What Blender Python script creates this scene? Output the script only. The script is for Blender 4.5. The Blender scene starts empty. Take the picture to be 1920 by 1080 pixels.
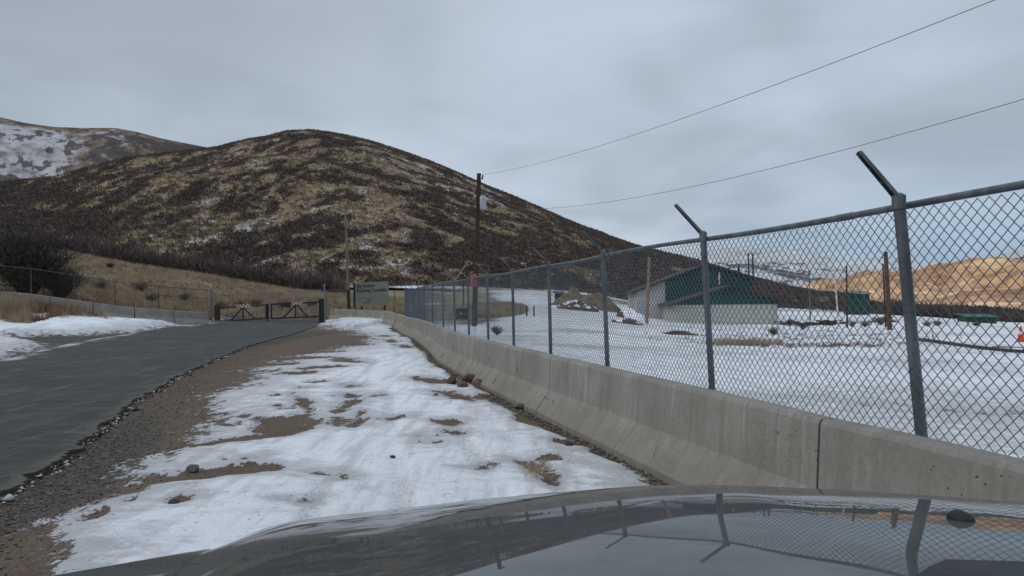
import bpy, math, random
import numpy as np
from mathutils import Matrix, Vector
R = math.radians
rng = np.random.default_rng(7)
random.seed(7)
sc = bpy.context.scene
COL = sc.collection

# ---------------------------------------------------------------- camera
CAM_H, FPX = 1.6, 1400.0
PITCH, ROLL = 0.86, -0.6
cam_d = bpy.data.cameras.new("camera")
cam_d.sensor_width = 36.0
cam_d.lens = FPX / 1920 * 36.0
cam_d.clip_start, cam_d.clip_end = 0.05, 20000
cam = bpy.data.objects.new("camera", cam_d)
COL.objects.link(cam)
CROT = Matrix.Rotation(R(90 + PITCH), 3, 'X') @ Matrix.Rotation(R(ROLL), 3, 'Z')
cam.matrix_world = Matrix.Translation((0, 0, CAM_H)) @ CROT.to_4x4()
sc.camera = cam

# ---------------------------------------------------------------- world: overcast sky with a bluer gap low on the right
SUN_EL, SUN_AZ = 40, 250          # azimuth clockwise from +Y (the view direction)
w = bpy.data.worlds.new("World"); sc.world = w; w.use_nodes = True
wn, wl = w.node_tree.nodes, w.node_tree.links
wn.clear()
def wnode(t, **k):
    n = wn.new(t)
    for a, b in k.items(): setattr(n, a, b)
    return n
sky = wnode('ShaderNodeTexSky', sky_type='NISHITA', sun_disc=False)
sky.sun_elevation = R(SUN_EL); sky.sun_rotation = R(SUN_AZ)
tc = wnode('ShaderNodeTexCoord'); sep = wnode('ShaderNodeSeparateXYZ')
wl.new(tc.outputs['Generated'], sep.inputs[0])
def wmath(op, a, b=None, c=None, clamp=False):
    n = wnode('ShaderNodeMath', operation=op); n.use_clamp = clamp
    for i, v in enumerate((a, b, c)):
        if v is None: continue
        if isinstance(v, (int, float)): n.inputs[i].default_value = v
        else: wl.new(v, n.inputs[i])
    return n.outputs[0]
def wramp(f, a, b, c=0.0, d=1.0):
    n = wnode('ShaderNodeMapRange', interpolation_type='SMOOTHSTEP')
    wl.new(f, n.inputs[0])
    for i, v in zip((1, 2, 3, 4), (a, b, c, d)): n.inputs[i].default_value = v
    return n.outputs[0]
def wmix(f, a, b, mode='MIX'):
    n = wnode('ShaderNodeMix', data_type='RGBA', blend_type=mode)
    if isinstance(f, (int, float)): n.inputs[0].default_value = f
    else: wl.new(f, n.inputs[0])
    for i, v in ((6, a), (7, b)):
        if isinstance(v, tuple): n.inputs[i].default_value = (*v, 1)
        else: wl.new(v, n.inputs[i])
    return n.outputs[2]
sx, sy, sz = sep.outputs
zz = wmath('ADD', wmath('MAXIMUM', sz, 0.0), 0.22)
cx = wmath('DIVIDE', sx, zz); cy = wmath('DIVIDE', sy, zz)
cmb = wnode('ShaderNodeCombineXYZ'); wl.new(cx, cmb.inputs[0]); wl.new(cy, cmb.inputs[1])
def wnoise(scale, detail, vec, dist=0.0, rough=0.5):
    n = wnode('ShaderNodeTexNoise'); n.inputs['Scale'].default_value = scale
    n.inputs['Detail'].default_value = detail; n.inputs['Distortion'].default_value = dist
    n.inputs['Roughness'].default_value = rough
    wl.new(vec, n.inputs['Vector']); return n.outputs[0]
n1 = wnoise(0.8, 3, cmb.outputs[0], 0.5)
n2 = wnoise(1.7, 3, cmb.outputs[0], 0.5)
cl = wmath('ADD', wmath('MULTIPLY', n1, 0.65), wmath('MULTIPLY', n2, 0.35))
cloud = wmix(wramp(cl, 0.34, 0.62), (0.35, 0.415, 0.49), (0.52, 0.595, 0.695))
left = wramp(sx, -0.55, 0.15, 1.0, 0.0)           # the cloud is thicker on the left
up = wramp(sz, 0.12, 0.36)
cloud = wmix(wmath('MULTIPLY', wmath('MULTIPLY', left, up), 0.7), cloud, (0.27, 0.315, 0.355))
mid = wramp(cx, -0.6, 1.1)
low = wramp(sz, 0.20, 0.02)
gap = wmath('MULTIPLY', low, wramp(sx, 0.12, 0.5))
cloud = wmix(wmath('MULTIPLY', gap, 0.55), cloud, (0.21, 0.36, 0.52))
zen = wramp(sz, 0.38, 0.8, 1.0, 1.75)              # overcast sky is brightest overhead
vm = wnode('ShaderNodeVectorMath', operation='SCALE'); wl.new(cloud, vm.inputs[0]); wl.new(zen, vm.inputs[3])
bgc = wnode('ShaderNodeBackground'); wl.new(vm.outputs[0], bgc.inputs[0]); bgc.inputs[1].default_value = 1.0
bgs = wnode('ShaderNodeBackground'); wl.new(sky.outputs[0], bgs.inputs[0]); bgs.inputs[1].default_value = 0.06
mixs = wnode('ShaderNodeMixShader'); mixs.inputs[0].default_value = 0.93
wl.new(bgs.outputs[0], mixs.inputs[1]); wl.new(bgc.outputs[0], mixs.inputs[2])
wo = wnode('ShaderNodeOutputWorld'); wl.new(mixs.outputs[0], wo.inputs[0])

# ---------------------------------------------------------------- sun: weak and very soft behind the cloud
sd = bpy.data.lights.new("sun", 'SUN'); sd.energy = 0.9; sd.angle = R(35); sd.color = (1.0, 0.95, 0.88)
so = bpy.data.objects.new("sun", sd); COL.objects.link(so)
sdir = Vector((math.sin(R(SUN_AZ)) * math.cos(R(SUN_EL)), math.cos(R(SUN_AZ)) * math.cos(R(SUN_EL)), math.sin(R(SUN_EL))))
so.rotation_euler = sdir.to_track_quat('Z', 'Y').to_euler()

sc.view_settings.view_transform = 'Standard'; sc.view_settings.look = 'None'
sc.view_settings.exposure = 0.14; sc.view_settings.gamma = 1.0
sc.cycles.max_bounces = 5; sc.cycles.diffuse_bounces = 2; sc.cycles.glossy_bounces = 3

# ---------------------------------------------------------------- survey helpers (pixel of the 1920x1080 photo -> world)
CR = np.array(CROT)
def ray(px, py):
    d = CR @ np.array([(px - 960) / FPX, -(py - 540) / FPX, -1.0])
    return d
def azel(px, py):
    d = ray(px, py); h = math.hypot(d[0], d[1])
    return math.atan2(d[0], d[1]), d[2] / h
def gp(px, py, z=0.0):
    d = ray(px, py); k = (z - CAM_H) / d[2]
    return (d[0] * k, d[1] * k)
def pt(px, py, Y):
    d = ray(px, py); k = Y / d[1]
    return Vector((d[0] * k, Y, CAM_H + d[2] * k))
def col_at(px, Y, pyref=580):
    d = ray(px, pyref); return d[0] / d[1] * Y

# ---------------------------------------------------------------- numpy noise
def _hash(ix, iy, seed):
    h = (ix.astype(np.int64) * 374761393 + iy.astype(np.int64) * 668265263 + seed * 974634777) & 0x7fffffff
    h = ((h ^ (h >> 13)) * 1274126177) & 0x7fffffff
    return ((h ^ (h >> 16)) & 0xffff) / 65535.0
def vnoise(x, y, seed=0):
    ix, iy = np.floor(x), np.floor(y); fx, fy = x - ix, y - iy
    fx = fx * fx * (3 - 2 * fx); fy = fy * fy * (3 - 2 * fy)
    a, b = _hash(ix, iy, seed), _hash(ix + 1, iy, seed)
    c, d = _hash(ix, iy + 1, seed), _hash(ix + 1, iy + 1, seed)
    return (a + (b - a) * fx) * (1 - fy) + (c + (d - c) * fx) * fy
def fbm(x, y, o=4, seed=0, g=0.5):
    s, a, t = 0, 1, 0
    for i in range(o):
        s = s + a * vnoise(x * 2 ** i + 17.3 * i, y * 2 ** i - 9.1 * i, seed + i); t += a; a *= g
    return s / t                                       # 0..1
def sstep(x, a, b):
    t = np.clip((x - a) / (b - a), 0, 1); return t * t * (3 - 2 * t)

# ---------------------------------------------------------------- mesh helpers
def mesh_np(name, V, F, mat=None, smooth=False, attrs=None, fmat=None):
    """V (n,3) float, F (m,k) int with one k"""
    V = np.asarray(V, np.float32); F = np.asarray(F, np.int32)
    me = bpy.data.meshes.new(name)
    me.vertices.add(len(V)); me.vertices.foreach_set('co', V.ravel())
    m, k = F.shape
    me.loops.add(m * k); me.loops.foreach_set('vertex_index', F.ravel())
    me.polygons.add(m); me.polygons.foreach_set('loop_start', np.arange(0, m * k, k, dtype=np.int32))
    if smooth: me.polygons.foreach_set('use_smooth', np.ones(m, bool))
    mats = mat if isinstance(mat, (list, tuple)) else [mat]
    for q in mats:
        if q: me.materials.append(q)
    if fmat is not None: me.polygons.foreach_set('material_index', np.asarray(fmat, np.int32))
    for an, av in (attrs or {}).items():
        a = me.attributes.new(an, 'FLOAT', 'POINT'); a.data.foreach_set('value', np.asarray(av, np.float32).ravel())
    me.update(calc_edges=True)
    return me
def link(name, me, parent=None, **props):
    o = bpy.data.objects.new(name, me); COL.objects.link(o)
    if parent: o.parent = parent
    for k, v in props.items(): o[k] = v
    return o
def thing(name, label, cat, loc=(0, 0, 0), rz=0.0, group=None):
    o = bpy.data.objects.new(name, None); COL.objects.link(o); o.empty_display_size = 0.2
    o.location = loc; o.rotation_euler = (0, 0, rz); o['label'] = label; o['category'] = cat
    if group: o['group'] = group
    return o
class MB:
    """collects shapes into one mesh"""
    def __init__(s): s.v = []; s.f = []; s.m = []
    def add(s, vs, fs, mi=0):
        b = len(s.v); s.v += [tuple(v) for v in vs]; s.f += [tuple(i + b for i in f) for f in fs]; s.m += [mi] * len(fs); return s
    def box(s, c, d, rz=0.0, mi=0, bev=0.0):
        x, y, z = d[0] / 2, d[1] / 2, d[2] / 2; cr, sr = math.cos(rz), math.sin(rz)
        if bev <= 0:
            P = [(-x, -y, -z), (x, -y, -z), (x, y, -z), (-x, y, -z), (-x, -y, z), (x, -y, z), (x, y, z), (-x, y, z)]
            F = [(0, 3, 2, 1), (4, 5, 6, 7), (0, 1, 5, 4), (1, 2, 6, 5), (2, 3, 7, 6), (3, 0, 4, 7)]
        else:
            P = []; b = bev
            for zz_, e in ((-z, b), (-z + b, 0), (z - b, 0), (z, b)):
                xx, yy = x - e, y - e
                P += [(-xx + b, -yy, zz_), (xx - b, -yy, zz_), (xx, -yy + b, zz_), (xx, yy - b, zz_), (xx - b, yy, zz_), (-xx + b, yy, zz_), (-xx, yy - b, zz_), (-xx, -yy + b, zz_)]
            F = [tuple(range(7, -1, -1)), tuple(range(24, 32))]
            for l in range(3):
                for k in range(8): F.append((l * 8 + k, l * 8 + (k + 1) % 8, l * 8 + 8 + (k + 1) % 8, l * 8 + 8 + k))
        P = [(c[0] + p[0] * cr - p[1] * sr, c[1] + p[0] * sr + p[1] * cr, c[2] + p[2]) for p in P]
        return s.add(P, F, mi)
    def tube(s, pts, r, n=8, mi=0, caps=True):
        pts = [Vector(p) for p in pts]
        if not hasattr(r, '__len__'): r = [r] * len(pts)
        P = []; F = []
        up = Vector((0, 0, 1))
        for i, p in enumerate(pts):
            t = (pts[min(i + 1, len(pts) - 1)] - pts[max(i - 1, 0)]).normalized()
            a = t.cross(up)
            if a.length < 0.05: a = t.cross(Vector((1, 0, 0)))
            a.normalize(); b = a.cross(t)
            for k in range(n):
                an = 2 * math.pi * k / n; P.append(p + (a * math.cos(an) + b * math.sin(an)) * r[i])
        for i in range(len(pts) - 1):
            for k in range(n):
                F.append((i * n + k, i * n + (k + 1) % n, (i + 1) * n + (k + 1) % n, (i + 1) * n + k))
        if caps: F.append(tuple(range(n - 1, -1, -1))); F.append(tuple((len(pts) - 1) * n + k for k in range(n)))
        return s.add(P, F, mi)
    def build(s, name, mat, parent=None, smooth=False, **props):
        me = bpy.data.meshes.new(name); me.from_pydata(s.v, [], s.f)
        for q in (mat if isinstance(mat, (list, tuple)) else [mat]): me.materials.append(q)
        me.polygons.foreach_set('material_index', s.m)
        if smooth:
            me.polygons.foreach_set('use_smooth', [True] * len(me.polygons))
            me.set_sharp_from_angle(angle=R(40))
        me.update()
        return link(name, me, parent, **props)
def copy_tree(o, parent=None):
    c = o.copy(); COL.objects.link(c)
    if parent: c.parent = parent
    for ch in list(o.children): copy_tree(ch, c)
    return c

# ---------------------------------------------------------------- material helpers
class M:
    def __init__(s, name, rough=0.8, spec=0.3):
        s.m = bpy.data.materials.new(name); s.m.use_nodes = True
        s.n = s.m.node_tree.nodes; s.l = s.m.node_tree.links
        s.b = s.n['Principled BSDF']; s.b.inputs['Roughness'].default_value = rough
        s.b.inputs['Specular IOR Level'].default_value = spec
        s._tc = None
    def node(s, t, **k):
        n = s.n.new(t)
        for a, b in k.items(): setattr(n, a, b)
        return n
    def setin(s, sock, v):
        if v is None: return
        if isinstance(v, (int, float)): sock.default_value = v
        elif isinstance(v, tuple): sock.default_value = (*v, 1) if len(v) == 3 and len(sock.default_value) == 4 else v
        else: s.l.new(v, sock)
    def pos(s, scale=(1, 1, 1), rot=0.0, obj=False):
        if obj: src = s.node('ShaderNodeTexCoord').outputs['Object']
        else: src = s.node('ShaderNodeNewGeometry').outputs['Position']
        mp = s.node('ShaderNodeMapping'); s.l.new(src, mp.inputs[0])
        mp.inputs['Scale'].default_value = scale; mp.inputs['Rotation'].default_value = (0, 0, rot)
        return mp.outputs[0]
    def noise(s, vec, scale, detail=4, rough=0.55, dist=0.0):
        n = s.node('ShaderNodeTexNoise'); s.l.new(vec, n.inputs['Vector'])
        n.inputs['Scale'].default_value = scale; n.inputs['Detail'].default_value = detail
        n.inputs['Roughness'].default_value = rough; n.inputs['Distortion'].default_value = dist
        return n.outputs[0]
    def vor(s, vec, scale, out='Distance', rnd=1.0, feature='F1'):
        n = s.node('ShaderNodeTexVoronoi', feature=feature); s.l.new(vec, n.inputs['Vector']); n.inputs['Scale'].default_value = scale
        n.inputs['Randomness'].default_value = rnd
        return n.outputs[out]
    def math(s, op, a, b=None, c=None, clamp=False):
        n = s.node('ShaderNodeMath', operation=op); n.use_clamp = clamp
        for i, v in enumerate((a, b, c)): s.setin(n.inputs[i], v)
        return n.outputs[0]
    def ramp(s, f, a, b, c=0.0, d=1.0, smooth=True):
        n = s.node('ShaderNodeMapRange', interpolation_type='SMOOTHSTEP' if smooth else 'LINEAR')
        for i, v in enumerate((f, a, b, c, d)): s.setin(n.inputs[i], v)
        return n.outputs[0]
    def mix(s, f, a, b, mode='MIX'):
        n = s.node('ShaderNodeMix', data_type='RGBA', blend_type=mode)
        s.setin(n.inputs[0], f); s.setin(n.inputs[6], a); s.setin(n.inputs[7], b)
        return n.outputs[2]
    def attr(s, name):
        n = s.node('ShaderNodeAttribute'); n.attribute_name = name; return n.outputs['Fac']
    def color(s, c): s.setin(s.b.inputs['Base Color'], c); return s
    def rough(s, v): s.setin(s.b.inputs['Roughness'], v); return s
    def bump(s, h, strength=0.5, dist=0.02, prev=None):
        n = s.node('ShaderNodeBump'); n.inputs['Strength'].default_value = strength; n.inputs['Distance'].default_value = dist
        s.l.new(h, n.inputs['Height'])
        if prev: s.l.new(prev, n.inputs['Normal'])
        s.l.new(n.outputs[0], s.b.inputs['Normal']); return n.outputs[0]
def simple(name, c1, c2=None, scale=8, rough=0.8, metal=0.0, spec=0.3, obj=True, stretch=(1, 1, 1), bump=0.0, lo=0.35, hi=0.65):
    m = M(name, rough, spec); m.b.inputs['Metallic'].default_value = metal
    v = m.pos(stretch, obj=obj); n = m.noise(v, scale, 5)
    m.color(m.mix(m.ramp(n, lo, hi), c1, c2 or tuple(x * 0.6 for x in c1)))
    if bump: m.bump(n, bump, 0.01)
    return m.m

# ---------------------------------------------------------------- terrain heights of the near ground (survey table: photo column x distance)
RAD = [0, 8, 15, 30, 42, 50, 60, 75, 90, 110, 150, 250]
TAB = {
 -1500: [0, 0, .1, .8, 1.6, 2.4, 3.8, 6.0, 8.6, 8.8, 9, 12],
 -600: [0, 0, .05, .8, 2.0, 2.6, 3.8, 6.0, 8.8, 8.6, 9, 12],
 0:    [0, 0, 0, .35, 1.7, 2.2, 3.5, 6.0, 8.6, 8.2, 8, 10],
 120:  [0, 0, 0, .15, 1.15, 1.6, 2.9, 5.2, 8.0, 7.6, 7, 9],
 250:  [0, 0, 0, .03, .42, .85, 1.7, 3.9, 6.2, 5.8, 6, 8],
 400:  [0, 0, 0, 0, .02, .2, .8, 2.3, 4.8, 4.6, 5, 8],
 500:  [0, 0, 0, 0, .0, .08, .5, 1.6, 3.4, 3.6, 4.5, 8],
 600:  [0, 0, 0, 0, 0, .05, .3, 1.1, 2.4, 3.3, 5.2, 9],
 750:  [0, 0, 0, 0, 0, 0, .15, .6, 1.4, 2.6, 5.2, 9],
 900:  [0, 0, 0, 0, 0, 0, .0, .4, 1.2, 2.4, 4.4, 9],
 1000: [0, 0, 0, 0, 0, 0, .1, .6, 1.3, 2.2, 3.8, 8],
 1100: [0, 0, 0, -.1, -.1, -.1, -.05, .2, .7, 1.4, 3, 7],
 1200: [0, 0, 0, -.2, -.4, -.5, -.6, -.6, -.4, 0, 1.2, 4],
 1350: [0, 0, 0, -.3, -.6, -.8, -1.0, -1.15, -1.1, -.8, 0, 3],
 1500: [0, 0, 0, -.3, -.6, -.8, -1.0, -1.1, -.9, -.5, -.8, 0],
 1700: [0, 0, 0, -.3, -.6, -.8, -.9, -.9, -.85, -1.5, -3, -5],
 1920: [0, 0, -.1, -.4, -.8, -1.1, -1.3, -1.6, -2.0, -3, -5, -8],
 2800: [0, 0, -.1, -.4, -.8, -1.1, -1.3, -1.6, -2.0, -3, -5, -8],
}
_px = sorted(TAB); _az = np.array([azel(p, 580)[0] for p in _px]); _tab = np.array([TAB[p] for p in _px])
AZG = np.linspace(_az[0], _az[-1], 300); RG = np.linspace(0, 250, 251)
_t1 = np.array([np.interp(AZG, _az, _tab[:, j]) for j in range(len(RAD))]).T
_i36 = (_t1[:, 3] + _t1[:, 4]) / 2 * (1 - .72 * (AZG < azel(300, 580)[0]))
_t1 = np.insert(_t1, 4, _i36, 1); _t1[:, 3] *= np.where(AZG < azel(300, 580)[0], .2, 1)
RAD = RAD[:4] + [36] + RAD[4:]
TG = np.array([np.interp(RG, RAD, row) for row in _t1])
def _blur(A, k, ax):
    ker = np.hanning(k + 2)[1:-1]; ker /= ker.sum()
    pad = [(0, 0), (0, 0)]; pad[ax] = (k // 2, k // 2)
    return np.apply_along_axis(lambda v: np.convolve(v, ker, 'valid'), ax, np.pad(A, pad, mode='edge'))
TG = _blur(_blur(TG, 15, 0), 9, 1)
def gz(x, y):
    x = np.asarray(x, float); y = np.asarray(y, float)
    a = np.arctan2(x, y); r = np.hypot(x, y)
    ia = np.clip((a - AZG[0]) / (AZG[1] - AZG[0]), 0, len(AZG) - 1.001); ir = np.clip(y, 0, 249.99)
    i0 = ia.astype(int); j0 = ir.astype(int); fa = ia - i0; fr = ir - j0
    z = (TG[i0, j0] * (1 - fa) + TG[i0 + 1, j0] * fa) * (1 - fr) + (TG[i0, j0 + 1] * (1 - fa) + TG[i0 + 1, j0 + 1] * fa) * fr
    behind = sstep(y, -4, 3)
    far = np.clip(r - 250, 0, 1e9)
    return z * behind - 0.004 * far * (r > 250) * (r < 1500) + 0.10 * (fbm(x / 6, y / 6, 3, 5) - 0.5) * sstep(r, 14, 40)
def gz1(x, y): return float(gz(np.array([x]), np.array([y]))[0])
def on(px, Y, dz=0.0):
    x = col_at(px, Y); return Vector((x, Y, gz1(x, Y) + dz))

# barrier top front edge (plan), from the photo
LINE = np.array([(3.55, -2.2), (2.93, 0.9), (2.33, 3.4), (1.97, 4.83), (1.26, 7.5), (0.51, 10.3), (-0.62, 14.6), (-1.72, 19.2), (-2.35, 23.0), (-3.6, 29.5), (-4.95, 35.2), (-5.95, 40.0), (-6.9, 44.5)])
def barrier_x(y):           # x of the barrier face at this y (numpy ok)
    return np.interp(y, LINE[:, 1], LINE[:, 0])

# ---------------------------------------------------------------- polygons on the ground, traced and laid out in world metres
def gpoly(pts): return np.array([gp(*p) for p in pts])
def sdf(poly, X, Y):        # signed distance, positive inside
    n = len(poly); d = np.full(X.shape, 1e9); inside = np.zeros(X.shape, bool)
    for i in range(n):
        ax, ay = poly[i]; bx, by = poly[(i + 1) % n]
        ex, ey = bx - ax, by - ay; wx, wy = X - ax, Y - ay
        t = np.clip((wx * ex + wy * ey) / (ex * ex + ey * ey + 1e-12), 0, 1)
        d = np.minimum(d, np.hypot(wx - ex * t, wy - ey * t))
        c = ((ay > Y) != (by > Y)) & (X < (bx - ax) * (Y - ay) / ((by - ay) if by != ay else 1e-12) + ax)
        inside ^= c
    return np.where(inside, d, -d)
def ell(cx, cy, rx, ry, ang=0, n=12):
    c, s = math.cos(R(ang)), math.sin(R(ang))
    return [(cx + rx * math.cos(t) * c - ry * math.sin(t) * s, cy + rx * math.cos(t) * s + ry * math.sin(t) * c) for t in np.linspace(0, 2 * math.pi, n, endpoint=False)]

SNOW_MAIN = gpoly([(60, 1120), (109, 994), (157, 954), (204, 925), (222, 919), (252, 903), (270, 877), (303, 852), (365, 837), (350, 822), (383, 797), (416, 782), (383, 770),
    (405, 746), (434, 728), (470, 724), (456, 717), (489, 698), (481, 693), (529, 684), (547, 668), (620, 662), (656, 652), (690, 640), (660, 620), (600, 612), (590, 606), (740, 603), (770, 614), (820, 640), (900, 690),
    (960, 735), (1010, 765), (1110, 817), (1250, 905), (1500, 1120)])
SNOW_MAIN = np.vstack([SNOW_MAIN[:-1], [(1.2, 5.2), (1.9, 2.4), (3.0, -6), (-2.5, -6), (-3.0, 0)]])
DIRT = [  # bare patches inside the snow: (polygon, strength)
 [(215, 915), (300, 893), (400, 878), (480, 872), (545, 873), (520, 884), (430, 892), (330, 905), (240, 918)],
 [(340, 838), (420, 824), (500, 812), (560, 800), (585, 785), (600, 790), (585, 806), (545, 820), (460, 828), (380, 838)],
 [(547, 739), (583, 757), (587, 790), (565, 811), (521, 819), (478, 811), (485, 786), (540, 782), (576, 771), (562, 760)],
 ell(512, 790, 28, 9, -5), ell(420, 797, 26, 4, 0), ell(455, 783, 18, 3, 0),
 ell(658, 757, 20, 6, -20), ell(672, 787, 20, 6, -50), ell(632, 791, 12, 8, 0), ell(655, 742, 16, 4, 0), ell(640, 770, 14, 5, 0), ell(655, 724, 12, 3, 0),
 ell(840, 792, 24, 5, 5), ell(850, 742, 40, 5, 12), ell(1000, 878, 45, 7, 20), ell(1020, 893, 30, 7, 35), ell(1030, 862, 30, 4, 0), ell(1070, 831, 34, 4, 3),
 ell(330, 941, 20, 5, -15), ell(185, 966, 30, 6, -18), ell(250, 938, 16, 4, -15), ell(500, 683, 60, 3, 0), ell(650, 678, 30, 3, 5),
 ell(560, 700, 40, 3, -4), ell(600, 690, 50, 2.5, -3), ell(560, 672, 60, 3, -2), ell(640, 632, 60, 5, 0), ell(660, 645, 40, 3, 0), ell(655, 675, 26, 4, 10),
 ell(820, 715, 50, 5, 5), ell(930, 752, 40, 6, 18), ell(905, 745, 24, 4, 0), ell(460, 862, 30, 2, -6), ell(560, 940, 30, 3, 0), ell(735, 640, 12, 3, 0), ell(760, 650, 16, 3, 10), ell(720, 630, 14, 2),
]
_g = random.Random(19)
for _ in range(20):
    _y = _g.uniform(645, 900); DIRT.append(ell(_g.uniform(500, 560 + (_y - 600) * 1.5), _y, _g.uniform(5, 15) * (.6 + _y / 900), _g.uniform(.8, 2.4), _g.uniform(-12, 12), 8))
DIRT = [gpoly(p) for p in DIRT]
LEFT_SNOW = [gpoly([(-200, 690), (0, 676), (50, 660), (85, 652), (60, 645), (-200, 640)]),
             np.vstack([gpoly([(-300, 642), (0, 640), (90, 637), (150, 635), (250, 629), (330, 620), (400, 612), (425, 609)]), [(-13.6, 54), (-13.0, 57), (-21, 55), (-19.0, 46.4), (-23, 43.6), (-26, 42.6), (-30, 42), (-60, 42)]]),
             np.array([(-16.5, 50.6), (-13.0, 50.2), (-12.2, 54), (-13, 58), (-22, 58), (-21, 52)])]
ROAD_R = [(-60, 985), (0, 938), (60, 898), (130, 858), (185, 810), (250, 758), (330, 710), (400, 678), (465, 650), (500, 640), (545, 628), (590, 614), (606, 606)]
ROAD_L = [(-300, 722), (-100, 698), (0, 682), (60, 666), (130, 648), (200, 637), (260, 629), (330, 620), (400, 611.5), (412, 607)]
RRw = [(-4.9, -12), (-4.7, 0), (-4.45, 3)] + [gp(*p) for p in ROAD_R[1:]] + [(-13.8, 60), (-16, 75)]
RLw = [(-30, -12), (-30, 0), (-30, 8), (-24, 14)] + [gp(*p) for p in ROAD_L[2:]] + [(-21.5, 58), (-24, 75)]
ROADP = np.array(RRw + RLw[::-1])

# ---------------------------------------------------------------- ground sheet
def build_ground():
    az_f = np.arange(-37.5, 37.51, 0.10)
    az_c = np.concatenate([np.arange(-180, -37.6, 2.5), az_f, np.arange(40, 180.1, 2.5)])
    az_c = np.unique(np.clip(az_c, -180, 180)); A = np.radians(az_c)
    rs = np.concatenate([[0.6], np.exp(np.arange(math.log(1.2), math.log(170), 0.0085)), np.exp(np.linspace(math.log(172), math.log(9000), 60))])
    AA, RR = np.meshgrid(A, rs, indexing='ij')
    X, Y = RR * np.sin(AA), RR * np.cos(AA); xf, yf = X.ravel(), Y.ravel(); r = RR.ravel()
    Z = gz(xf, yf)
    near = r < 75
    # snow field: distance to edge relative to viewing scale, positive = snow
    s = np.full(xf.shape, -1.0)
    xn, yn, rn = xf[near], yf[near], r[near]
    sc_ = 0.05 + 0.018 * rn
    f = sdf(SNOW_MAIN, xn, yn) / sc_
    f = np.clip(f, -6, 6)
    wob = (fbm(xn * 1.6, yn * 1.1, 4, 3) - 0.5) * 3.0
    f = f + wob
    dtoe = (barrier_x(yn) - .20 - xn) * .95
    f = np.where((yn < 46) & (dtoe > -.6), np.minimum(f, (dtoe - .05 - .45 * fbm(yn * .7, yn * 0, 4, 91) ** 2) / .05), f)
    for p in DIRT:
        c = p.mean(0); m = np.hypot(xn - c[0], yn - c[1]) < 6 + 0.2 * c[1]
        d = sdf(p, xn[m], yn[m]) / (0.02 + 0.006 * np.hypot(*c))
        d = -d + (fbm(xn[m] * 5, yn[m] * 2.5, 3, 8) - 0.5) * 2.5
        f[m] = np.minimum(f[m], np.clip(d, -3, 6))
    for p in LEFT_SNOW:
        f = np.maximum(f, np.clip(sdf(p, xn, yn) / (0.05 + .012 * rn), -6, 6) + wob * 0.5)
    # behind the barrier: open snow field
    bx = barrier_x(yn)
    side = (xn - bx - 0.3)
    right = (yn < 46) & (side > 0)
    fr = 3.4 + (fbm(xn * .3, yn * .35, 4, 21) - .5) * 9
    f = np.where(right, fr, f)
    s[near] = f
    fars = ~near | ((yf >= 46) & (xf > -7))
    ff = 3.2 + (fbm(xf * .12, yf * .08, 4, 31) - .5) * 5
    azd = np.degrees(np.arctan2(xf, yf))
    fg = -2.4 + 1.6 * np.exp(-np.abs(yf - 47) / 6) + (fbm(xf * .22, yf * .22, 4, 33) - .5) * 11 + 2.6 * sstep(r, 100, 125)   # left slope: grass with snow scraps
    rightness = sstep(azd, -3.2, 0.5) * (1 - sstep(r, 105, 125) * 0.9)
    s = np.where(fars, ff * rightness + fg * (1 - rightness), s)
    # grass mask
    left_zone = sstep(-xf - 11.5, 0, 1.5) * sstep(yf - (42.5 + np.clip(xf + 24, 0, 20) * .75), 0, 2) * (1 - rightness)
    mid = (yf > 57) & (azd < 0)
    g = np.where((azd < 0) & (yf > 30), np.maximum(left_zone, mid * 1.0), 0)
    g = np.where((r > 100), 1.0, g)
    # a bare grassy knoll right of the utility pole
    knoll = np.clip(1 - np.hypot((xf + 1.9) / 3.4, (yf - 73) / 13), 0, 1)
    Z = Z + 0.5 * sstep(knoll, 0, .6)
    s = np.where(knoll > 0.02, np.minimum(s, 1.5 - knoll * 14), s)
    g = np.maximum(g, sstep(knoll, 0.02, .15))
    # snow bank by the bend of the road and thickness of the snow
    bank = sstep(s, -.4, 1.6)
    Z = Z + 0.032 * bank * sstep(r, 1, 3) + 0.02 * bank * (fbm(xf * 3, yf * 2, 3, 41) - .5)
    dR = np.full(xf.shape, -9.0); dR[near] = sdf(ROADP, xn, yn)
    Z = np.where(dR > 0.35, Z - 0.06, Z)
    lb = (xf < -9) & (dR < 0) & (dR > -5) & (yf > 20) & (yf < 56)
    Z = np.where(lb, Z + 0.22 * sstep(-dR, 0.0, 1.6) * bank * (0.5 + fbm(xf * .8, yf * .8, 3, 55)), Z)
    # wheel ruts in the snow
    car = (xf > -4) & (xf < 2) & (dR < 0)
    rut = np.zeros(xf.shape)
    for off in (-1.05, -0.35, 0.45, 0.95):
        cxr = off - 0.155 * (yf - 2) + 0.1 * np.sin(yf * .4)
        rut = np.maximum(rut, np.exp(-((xf - cxr) / 0.10) ** 4) * car * (yf < 40) * sstep(fbm(yf * .5 + off * 9, xf * 0, 3, 77), .42, .58))
        Z = np.where(car & (yf < 40), Z - 0.022 * np.exp(-((xf - cxr) / 0.14) ** 2) * bank, Z)
    grav = np.clip(1 - np.abs(dR + 0.35) / 0.95, 0, 1) * (1 - .75 * sstep(yf, 8, 13))
    grav = np.where((xf < -9) & (dR < 0) & (yf < 40), 1.0, grav)      # grey gravel next to the asphalt
    rough = 0.02 * (fbm(xf * 7, yf * 7, 3, 61) - .5) * (1 - bank) * (r < 60)
    Z = Z + rough
    V = np.stack([xf, yf, Z], 1)
    na, nr = len(A), len(rs)
    i, j = np.meshgrid(np.arange(na - 1), np.arange(nr - 1), indexing='ij'); b = (i * nr + j).ravel()
    F = np.stack([b, b + 1, b + nr + 1, b + nr], 1)
    F = F[:, ::-1]
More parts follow.
